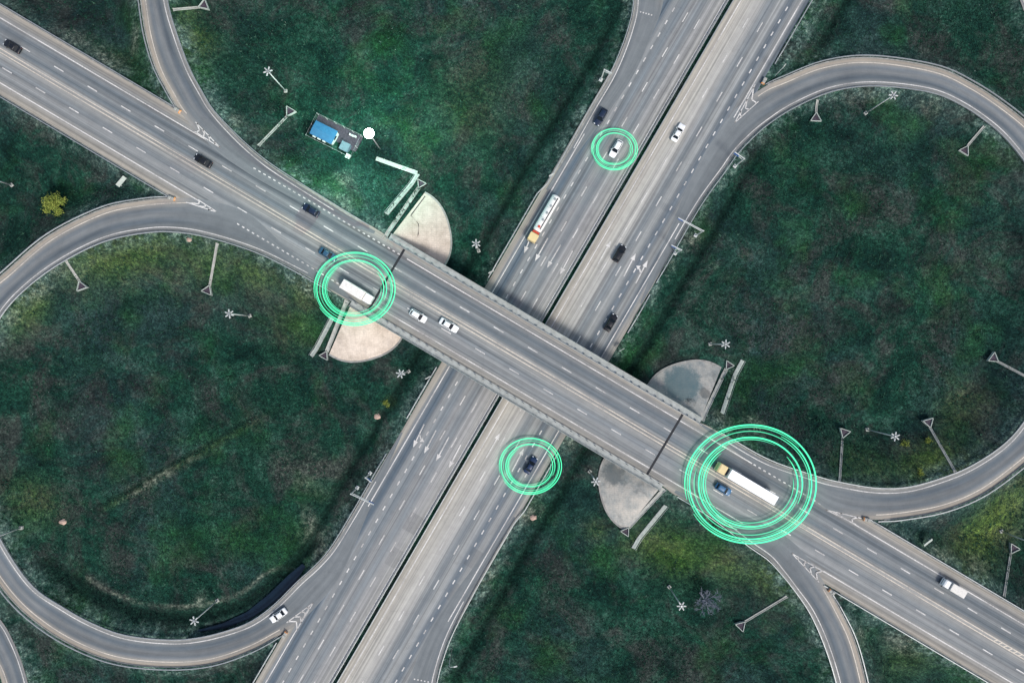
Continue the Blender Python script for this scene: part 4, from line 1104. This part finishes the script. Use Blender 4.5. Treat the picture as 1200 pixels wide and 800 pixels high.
# added mast, glowing globe and point light standing in for a flare
HLAMP = 13.0
b0 = G(441, 168); hd = P(432.5, 156.5, b0.z+HLAMP)
b0 = Vector((hd.x+0.3, hd.y-0.3, Hgt(hd.x+0.3, hd.y-0.3)))
lm = empty('flare_standin_mast', b0, 0, 'added glowing white mast in place of a flare at the compound corner', 'added lamp')
m = MB(); m.tube([(0, 0, -0.2), (0, 0, HLAMP*0.6), (-0.1, 0.1, HLAMP-0.5)], [0.16, 0.12, 0.1], 10); m.build('pole', M['steel_w'], lm, True)
m = MB(); secs = []
for i in range(15):
    a = -math.pi/2+math.pi*i/14; rr = max(0.02, 1.25*math.cos(a)); zz = 0.8*math.sin(a)
    secs.append([Vector((-0.3+rr*math.cos(k*math.pi/16), 0.3+rr*math.sin(k*math.pi/16), HLAMP+zz)) for k in range(32)])
m.loft(secs); m.build('flare_globe', M['lamp'], lm, True)
pl = bpy.data.lights.new('flare_light', 'POINT'); pl.energy = 20000; pl.color = (0.55, 1.0, 0.84); pl.shadow_soft_size = 1.3
plo = bpy.data.objects.new('flare_light', pl); col.objects.link(plo); plo.parent = lm; plo.location = (-0.3, 0.3, HLAMP+2.2)

# ------------------------------------------------------------------ trees, shrubs, rocks
def leaf_cloud(m, centres, n, size):
    for _ in range(n):
        c, r = random.choice(centres)
        while True:
            v = Vector((random.uniform(-1, 1), random.uniform(-1, 1), random.uniform(-1, 1)))
            if v.length < 1: break
        p = Vector(c)+Vector((random.gauss(0, .5), random.gauss(0, .5), random.gauss(0, .38)))*r; s_ = size*random.uniform(0.6, 1.4)
        a = Vector((random.gauss(0, 1), random.gauss(0, 1), random.gauss(0, 1))).normalized(); b = a.cross(Vector((random.gauss(0, 1), random.gauss(0, 1), random.gauss(0, 1)))).normalized()
        m.add([p-a*s_, p+b*s_*0.5, p+a*s_, p-b*s_*0.5], [(0, 1, 2, 3)])
o0 = G(72, 240); tr = empty('deciduous_tree', o0, 0, 'round yellow green leafy tree on the grass at upper left', 'tree')
m = MB(); m.tube([(0, 0, -0.2), (0.05, 0, 1.2), (0, 0.1, 2.6)], [0.22, 0.17, 0.1], 8)
cen = []
for k in range(24):
    a = random.uniform(0, 6.28); r = random.uniform(0.3, 2.6); z = random.uniform(2.0, 4.8)-0.25*r
    cen.append(((r*math.cos(a), r*math.sin(a)-0.2, z), random.uniform(0.5, 1.25))); m.tube([(0, 0.05, 1.6), (r*math.cos(a)*.6, r*math.sin(a)*.6, z*0.75), (r*math.cos(a), r*math.sin(a), z)], [0.08, 0.05, 0.02], 5)
for (x, y, z, r) in ((0.3, -2.6, 2.2, 0.8), (0.9, -2.0, 2.6, .8), (2.2, .8, 2.7, .9), (-2.1, 1.0, 2.6, .9)): cen.append(((x, y, z), r))
m.build('trunk', M['bark_b'], tr)
m = MB(); leaf_cloud(m, cen, 4200, 0.19); m.build('crown', M['leaf_y'], tr)
# bare tree
o0 = G(824, 700); tr = empty('bare_tree', o0, 0, 'leafless grey tree with spreading twigs in the lower right meadow', 'tree')
m = MB(); m2 = MB()
def branch(mm, p, d, L, r, depth):
    n = 4; path = [p]; rad = [r]; q = p.copy(); dd = d.copy()
    for i in range(n):
        dd = (dd+Vector((random.gauss(0, .16), random.gauss(0, .16), random.gauss(0.02, .12)))).normalized(); q = q+dd*L/n; path.append(q.copy()); rad.append(r*(1-0.6*(i+1)/n))
    mm.tube(path, rad, 5 if depth < 2 else 4)
    if depth < 4:
        for k in range(4 if depth < 3 else 3):
            f = random.uniform(0.35, 1.0); i = min(n-1, int(f*n)); b = path[i].lerp(path[i+1], f*n-i if f < 1 else 1)
            nd = (dd+Vector((random.gauss(0, .6), random.gauss(0, .6), random.gauss(0.1, .35)))).normalized(); branch(m2, b, nd, L*random.uniform(.45, .7), max(0.03, r*0.55), depth+1)
m.tube([(0, 0, -0.3), (0, 0, 1.0), (0.1, 0, 1.8)], [0.4, 0.3, 0.26], 8)
for k in range(9):
    a = k*0.698+random.uniform(-.25, .25); branch(m2, Vector((0.05, 0, random.uniform(1.0, 1.9))), Vector((math.cos(a), math.sin(a), random.uniform(.35, 1.0))).normalized(), random.uniform(2.4, 3.4), 0.16, 1)
m.build('trunk', M['bark'], tr); m2.build('branches', M['bark'], tr)
for (px, py, r, lab, mt) in [(453, 473, 1.0, 'small yellow green bush in the ditch below the bridge', 'leaf_y'), (1060, 518, 1.1, 'yellowish bush near the right loop floodlight mast', 'leaf_y'), (1086, 516, 0.9, 'low yellow bush near top of the longest drain chute', 'leaf_y'),
     (1076, 553, 1.0, 'yellow bush on lower inner bank of the right loop ramp', 'leaf_y'), (570, 375, 1.0, None, None)]:
    if not lab: continue
    o0 = G(px, py); tr = empty('bush', o0, 0, lab, 'bush', 'yellowish bushes')
    m = MB(); leaf_cloud(m, [((random.uniform(-r, r)*.7, random.uniform(-r, r)*.7, r*random.uniform(.3, .7)), r*.6) for _ in range(6)], 420, 0.13); m.build('foliage', M[mt], tr)
    m = MB()
    for k in range(5): m.tube([(0, 0, -.1), (random.uniform(-.5, .5)*r, random.uniform(-.5, .5)*r, r*.7)], [0.05, 0.02], 5)
    m.build('stems', M['bark_b'], tr)
def rock(px, py, r, label):
    o0 = G(px, py); m = MB(); secs = []
    for i in range(7):
        a = -math.pi/2+math.pi*i/6
        secs.append([Vector((max(.04, math.cos(a))*r*(1+random.uniform(-.25, .25))*math.cos(k*.628), max(.04, math.cos(a))*r*.8*(1+random.uniform(-.25, .25))*math.sin(k*.628), r*.5*math.sin(a)+.1)) for k in range(10)])
    m.loft(secs); o = m.build('boulder', M['stone']); o.location = o0; tag(o, label, 'rock', 'pale boulders in the grass')
rock(442, 488, 1.0, 'pinkish boulder at the ditch left of the highway below the bridge')
rock(74, 611, 1.0, 'brownish pink boulder in the left loop meadow')
rock(625, 606, 0.9, 'pale boulder on right highway verge below the smaller bridge ring')
rock(222, 281, 0.7, 'pale boulder on inner bank where the left loop ramp begins')

# ------------------------------------------------------------------ vehicles
def wheel(parent, x, y, r, wd, twin=False):
    m = MB(); n = 16
    secs = []
    for yy_, rr in ((-wd/2, r*.9), (-wd/2+.03, r), (wd/2-.03, r), (wd/2, r*.9)): secs.append([Vector((x+rr*math.cos(2*math.pi*k/n), y+yy_, r+rr*math.sin(2*math.pi*k/n))) for k in range(n)])
    m.loft(secs); o = m.build('wheel', M['rubber'], parent, False)
    sgn = 1 if y > 0 else -1
    h = MB(); h.tube([(x, y+sgn*(wd/2-.02), r), (x, y+sgn*(wd/2+.012), r)], r*.6, 12); h.build('rim', M['chrome'], o)
def sect(x, hw, zb, zt, rnd=0.12, tuck=0.06):
    return [Vector((x, y, z)) for y, z in ((-hw+tuck, zb), (hw-tuck, zb), (hw, zb+.18), (hw, zt-rnd*1.3), (hw-rnd*.45, zt-rnd*.35), (hw-rnd*1.6, zt), (-hw+rnd*1.6, zt), (-hw+rnd*.45, zt-rnd*.35), (-hw, zt-rnd*1.3), (-hw, zb+.18))]
def car(pos, heading, paintname, colr, label, kind='sedan', L=4.65, W=1.84):
    root = empty('car', pos, heading, label, 'car', 'cars on the interchange')
    L *= 1.06; W *= 1.06
    pm = car_paint(paintname, colr); h = L/2; hw = W/2
    suv = kind == 'suv'; hatch = kind in ('hatch', 'suv'); dz = 0.18 if suv else 0
    hood = .86+dz; belt = .96+dz; boot = (belt+.02) if hatch else .98; roofz = 1.45+dz*1.5
    m = MB()
    secs = [sect(-h, hw*.78, .42, boot-.16), sect(-h+.08, hw*.88, .3, boot-.05), sect(-h+.45, hw*.96, .24, boot), sect(-h+1.0, hw, .22, belt), sect(0, hw, .22, belt), sect(.95, hw, .22, belt-.02), sect(1.25, hw*.99, .22, hood+.03), sect(h-.6, hw*.96, .22, hood-.06), sect(h-.22, hw*.88, .25, hood-.16), sect(h-.04, hw*.7, .34, hood-.28), sect(h, hw*.6, .4, hood-.34)]
    m.loft(secs); m.build('body', pm, root, True)
    xr0 = -h+.25 if hatch else -h+.72; xf0 = 1.05; xr1 = -h+.65 if hatch else -h+1.35; xf1 = .28
    yb, yt = hw*.90, hw*.68
    B = lambda x, y: Vector((x, y, belt-.03)); T = lambda x, y: Vector((x, y, roofz-.05))
    # roof shell with pillars (paint), slightly crowned
    m = MB(); rs = []
    for f in np.linspace(0, 1, 7):
        x = xr1+(xf1-xr1)*f; cz = .05*math.sin(math.pi*f)
        rs.append([Vector((x, y, roofz-.05+cz*(1 if abs(y) < yt*.9 else .3)+zz)) for y, zz in ((-yt, -.04), (yt, -.04), (yt, 0), (yt*.6, .04), (0, .055), (-yt*.6, .04), (-yt, 0))])
    m.loft(rs)
    for sy in (-1, 1):
        m.tube([B(xf0, sy*yb), T(xf1, sy*yt)], .05, 6); m.tube([B(xr0, sy*yb*.97), T(xr1, sy*yt)], .07, 6); m.tube([B(-.35, sy*yb), T(-.35, sy*yt)], .05, 6)
    m.build('roof', pm, root, True)
    g = MB(); g.add([B(xf0, -yb+.04), B(xf0+.06, 0), B(xf0, yb-.04), T(xf1, yt-.02), T(xf1, -yt+.02)], [(0, 1, 2, 3, 4)]); g.build('windscreen', M['glass'], root)
    g = MB(); g.add([B(xr0, -yb*.97+.05), T(xr1, -yt+.02), T(xr1, yt-.02), B(xr0, yb*.97-.05)], [(0, 1, 2, 3)]); g.build('rear_window', M['glass'], root)
    for sy in (-1, 1):
        g = MB(); q = [B(xf0, sy*yb), B(xr0, sy*yb*.97), T(xr1, sy*yt), T(xf1, sy*yt)]; g.add(q, [(0, 1, 2, 3) if sy > 0 else (3, 2, 1, 0)]); g.build('side_window', M['glass'], root)
        g = MB(); g.box((h-.2, sy*hw*.62, hood-.24), (.3, .38, .14), -sy*.35, bev=.03); g.build('headlight', M['lens'], root)
        g = MB(); g.box((-h+.1, sy*hw*.66, boot-.22), (.14, .36, .16), sy*.2, bev=.03); g.build('tail_light', M['red_lens'], root)
        g = MB(); g.box((.82, sy*(hw+.09), belt+.04), (.16, .2, .14), 0, bev=.03); g.build('wing_mirror', pm, root)
        for x in (h-.88, -h+.92): wheel(root, x, sy*(hw-.11), .32+dz*.2, .22)
    return root
ANG_SE = math.atan2(DU.y, DU.x); ANG_NW = ANG_SE+math.pi
ANG_SW = math.atan2(DL.y, DL.x); ANG_NE = ANG_SW+math.pi
def on_up(px, py, hgt=0.9):
    q = P(px, py, ZU+hgt); d = Vector((q.x, q.y, 0))-CU; t = d.dot(DU); return Vector((q.x, q.y, zu_t(t)+0.015))
def on_lo(px, py, hgt=0.9):
    q = P(px, py, hgt); return Vector((q.x, q.y, 0.012))
BLK, NAVY, WHT, BLUE = (.010, .011, .014), (.010, .020, .045), (.78, .79, .78), (.035, .12, .24)
car(on_up(10, 52), ANG_NW, 'black_paint', BLK, 'black car on the overpass road at the upper left corner')
car(on_up(237, 188), ANG_NW, 'black_paint', BLK, 'black saloon car on the overpass road near the top left gore', 'sedan')
car(on_up(364, 246), ANG_NW, 'navy_paint', NAVY, 'dark navy car on the overpass road left of the cream slope', 'hatch', 4.5)
car(on_up(384, 298), ANG_SE, 'teal_blue_paint', (.03, .09, .15), 'blue grey car behind the ringed white box truck', 'sedan')
car(on_up(490, 370), ANG_SE, 'white_paint', WHT, 'white hatchback on the bridge, behind another white car', 'hatch', 4.5)
car(on_up(526, 381), ANG_SE, 'white_paint', WHT, 'white saloon car leading on the bridge beside the centre line', 'sedan', 5.0)
car(on_up(848, 573), ANG_SE, 'bright_blue_paint', BLUE, 'bright blue car beside the yellow cab of the ringed lorry', 'hatch', 4.2)
car(on_lo(704, 137), ANG_SW, 'navy_paint', NAVY, 'dark navy car on southbound highway outer lane near the top', 'suv')
car(on_lo(722, 174), ANG_SW, 'white_paint', WHT, 'white car inside the smallest green ring on the highway', 'hatch', 4.8)
car(on_lo(795, 155), ANG_NE, 'white_paint', WHT, 'white saloon car on northbound highway inner lane near the top', 'sedan', 5.0)
car(on_lo(726, 297), ANG_NE, 'black_paint', BLK, 'black car on northbound highway among the white lane arrows', 'suv', 4.6)
car(on_lo(716, 378), ANG_NE, 'black_paint', BLK, 'black saloon car on northbound highway just above the bridge', 'sedan', 4.7)
car(on_lo(622, 545), ANG_NE, 'deep_blue_paint', (.008, .025, .07), 'dark blue car inside a green ring below the bridge', 'sedan')
q = P(326, 721, 0.9); rb = loops['w']; i = min(range(rb.n), key=lambda k: (rb.C[k].xy-q.xy).length); tg = rb.C[i-1]-rb.C[i]
car(Vector((q.x, q.y, rb.C[i].z+.01)), math.atan2(tg.y, tg.x), 'white_paint', WHT, 'white car on the left loop ramp at the bottom gore', 'sedan', 4.8)

YEL = (.66, .53, .27)
def cab(root, x0, L, W, zb, zt, pm, rnd=0.1):
    m = MB(); hw = W/2
    m.loft([sect(x0-L/2, hw*.97, zb, zt-.05, rnd), sect(x0-L/2+.15, hw, zb, zt, rnd), sect(x0+L/2-.55, hw, zb, zt-.02, rnd), sect(x0+L/2-.2, hw*.98, zb, zt-.18, rnd), sect(x0+L/2, hw*.92, zb, zt-.95, rnd)])
    c = m.build('cab', pm, root)
    g = MB(); xf = x0+L/2
    g.add([(xf+.02, -hw*.82, zt-1.0), (xf+.02, hw*.82, zt-1.0), (xf-.2, hw*.8, zt-.28), (xf-.2, -hw*.8, zt-.28)], [(0, 1, 2, 3)]); g.build('windscreen', M['glass'], c)
    for sy in (-1, 1):
        g = MB(); g.box((xf-.65, sy*(hw+.008), zt-.75), (.75, .03, .6)); g.build('side_window', M['glass'], c)
        g = MB(); g.box((xf-.25, sy*(hw+.22), zt-.7), (.14, .26, .5), 0, bev=.04); g.build('wing_mirror', M['dark_steel'], c)
        g = MB(); g.box((xf+.02, sy*hw*.68, zb+.45), (.1, .38, .2), 0, bev=.03); g.build('headlight', M['lens'], c)
    g = MB(); g.box((xf+.03, 0, zb+.12), (.2, W*.96, .26), 0, bev=.05); g.build('bumper', M['dark_steel'], c)
def chassis(root, x0, x1, z=.75, wd=.9):
    m = MB()
    for y in (-wd/2, wd/2): m.box(((x0+x1)/2, y, z), (x1-x0, .14, .24))
    m.box(((x0+x1)/2, 0, z), (.2, wd-.15, .2))
    m.build('chassis', M['dark_steel'], root)
# white box truck
q = on_up(418, 342, 2.2); root = empty('box_truck', q, ANG_SE, 'white box lorry circled by a green ring at the bridge end', 'truck')
chassis(root, -4.3, 4.0); wp = car_paint('white_paint', WHT)
cab(root, 3.35, 2.1, 2.3, .5, 2.65, wp)
m = MB(); m.box((-1.05, 0, 2.05), (6.4, 2.45, 2.3), 0, bev=.06); 
for k in range(7): m.box((-3.9+k*.95, 0, 3.215), (.06, 2.3, .03))
m.build('cargo_box', simple('off_white_panel', (.74, .71, .66), .5), root)
for x in (3.2, -2.6):
    for sy in (-1, 1): wheel(root, x, sy*1.0, .46, .3)
# small white truck
q = on_up(1120, 690, 1.7); root = empty('light_truck', q, ANG_NW, 'small white box truck on the overpass road at lower right', 'truck')
chassis(root, -3.1, 2.9, .65, .8); cab(root, 2.2, 1.7, 1.95, .4, 2.1, wp)
m = MB(); m.box((-.95, 0, 1.65), (4.2, 2.1, 1.75), 0, bev=.05); m.build('cargo_box', simple('cream_panel', (.62, .60, .55), .5), root)
for x in (2.1, -2.0):
    for sy in (-1, 1): wheel(root, x, sy*.85, .38, .24)
# tanker
def semi(q, ang, label, tanker, TL):
    root = empty('tanker_lorry' if tanker else 'articulated_lorry', q, ang, label, 'lorry')
    yp = car_paint('yellow_cab_paint', YEL)
    xf = TL/2; cab(root, xf-1.15, 2.3, 2.4, .6, 3.3 if not tanker else 2.9, yp)
    chassis(root, xf-6.0, xf-.6); chassis(root, -xf+.2, xf-3.0, 1.12, 1.0)
    m = MB(); m.box((xf-2.7, 0, 2.0), (.5, 1.9, 1.6), 0, bev=.05); m.build('air_tank', M['red'] if tanker else M['dark_steel'], root)
    x1 = xf-3.1; x0 = -xf+.1
    if tanker:
        m = MB(); secs = []
        for x, k in ((x0, .55), (x0+.12, .85), (x0+.35, .97), (x0+.7, 1), (x1-.7, 1), (x1-.35, .97), (x1-.12, .85), (x1, .55)):
            secs.append([Vector((x, 1.22*k*math.cos(a), 2.25+.98*k*math.sin(a))) for a in np.linspace(0, 2*math.pi, 21)[:-1]])
        m.loft(secs); tk = m.build('tank', car_paint('tank_white', (.75, .74, .70)), root, True)
        for k in range(5): m = MB(); xx = x0+1.2+k*(x1-x0-2.4)/4; m.tube([(xx, 0, 3.1), (xx, 0, 3.36)], .36, 14); m.build('manhole', M['steel'] if k != 4 else M['red'], tk)
        m = MB(); m.box(((x0+x1)/2, .55, 3.14), (x1-x0-1.2, .34, .06)); m.build('catwalk', M['dark_steel'], tk)
        m = MB()
        for k in range(4): xx = x0+.9+k*(x1-x0-1.8)/3; m.tube([(xx, 1.24*math.cos(a), 2.25+1.0*math.sin(a)) for a in np.linspace(0, 2*math.pi, 21)], .04, 5)
        m.build('bands', M['steel'], tk)
    else:
        m = MB(); m.box(((x0+x1)/2, 0, 2.55), (x1-x0, 2.5, 2.75), 0, bev=.05); 
        for k in range(12): m.box((x0+.5+k*(x1-x0-1)/11, 0, 3.94), (.05, 2.4, .03))
        m.build('trailer', simple('bright_white_tarpaulin', (.86, .87, .86), .5, var=.04), root)
    for sy in (-1, 1):
        wheel(root, xf-1.2, sy*1.0, .5, .32)
        wheel(root, xf-4.3, sy*.95, .5, .5)
        for k in range(3): wheel(root, -xf+1.6+k*1.3, sy*.98, .5, .42)
    return root
q = on_lo(637.5, 256, 2.2); semi(q, ANG_SW, 'white tanker lorry with a pale yellow cab on the southbound highway', True, 14.0)
q = on_up(874.5, 566, 2.5); semi(q, ANG_NW, 'lorry with yellow cab and long white trailer inside the biggest green ring', False, 17.0)

# ------------------------------------------------------------------ overlay graphics built as added glowing rings round vehicles
def arc_mesh(cx, cy, rx, ry, z, a0, a1, r, o0):
    m = MB(); n = max(12, int((a1-a0)/3)); path = []
    k = S*(HC-z)/HC
    for i in range(n+1):
        a = R(a0+(a1-a0)*i/n); q = P(cx+rx*math.cos(a), cy-ry*math.sin(a), z); path.append(q-o0)
    rad = [r*min(1, .25+min(i, n-i)/(n*.12)) for i in range(n+1)] if a1-a0 < 359 else r
    m.tube(path, rad, 6); return m
def ring(cx, cy, z, arcs, label):
    o0 = P(cx, cy, z); root = empty('overlay_ring', o0, 0, label, 'light ring', 'added glowing green rings round the vehicles')
    for (rx, ry, a0, a1, r, soft) in arcs: arc_mesh(cx, cy, rx, ry, z, a0, a1, r, o0).build('arc', M['ring_soft' if soft else 'ring'], root)
def rings(cx, cy, z, k, label):
    """two groups of concentric arcs; k = outer radius in photo pixels"""
    A_ = [(1.0, -150, 195, .0022, 0), (.965, 40, 330, .0014, 1), (.93, 140, 420, .0019, 0), (.895, -80, 150, .0012, 1), (.86, 160, 330, .0012, 1),
          (.79, -25, 255, .0021, 0), (.755, 60, 350, .0013, 1), (.72, 120, 400, .0018, 0), (.685, 130, 270, .0012, 1), (.655, -110, 10, .0011, 1)]
    ring(cx, cy, z, [(k*f, k*f*.9, a0, a1, .022+k*r, so) for f, a0, a1, r, so in A_], label)
rings(415.5, 338.5, ZU+1.0, 47.5, 'added green overlay ring of glowing arcs round the white box lorry')
rings(621.5, 546, 1.0, 36.5, 'added green overlay ring of glowing arcs round the dark blue car below the bridge')
rings(879.5, 567, ZU+1.2, 77, 'largest added green overlay ring of glowing arcs round the yellow cab lorry')
rings(720, 175, 1.0, 27, 'smallest added green overlay ring of glowing arcs round the white highway car')
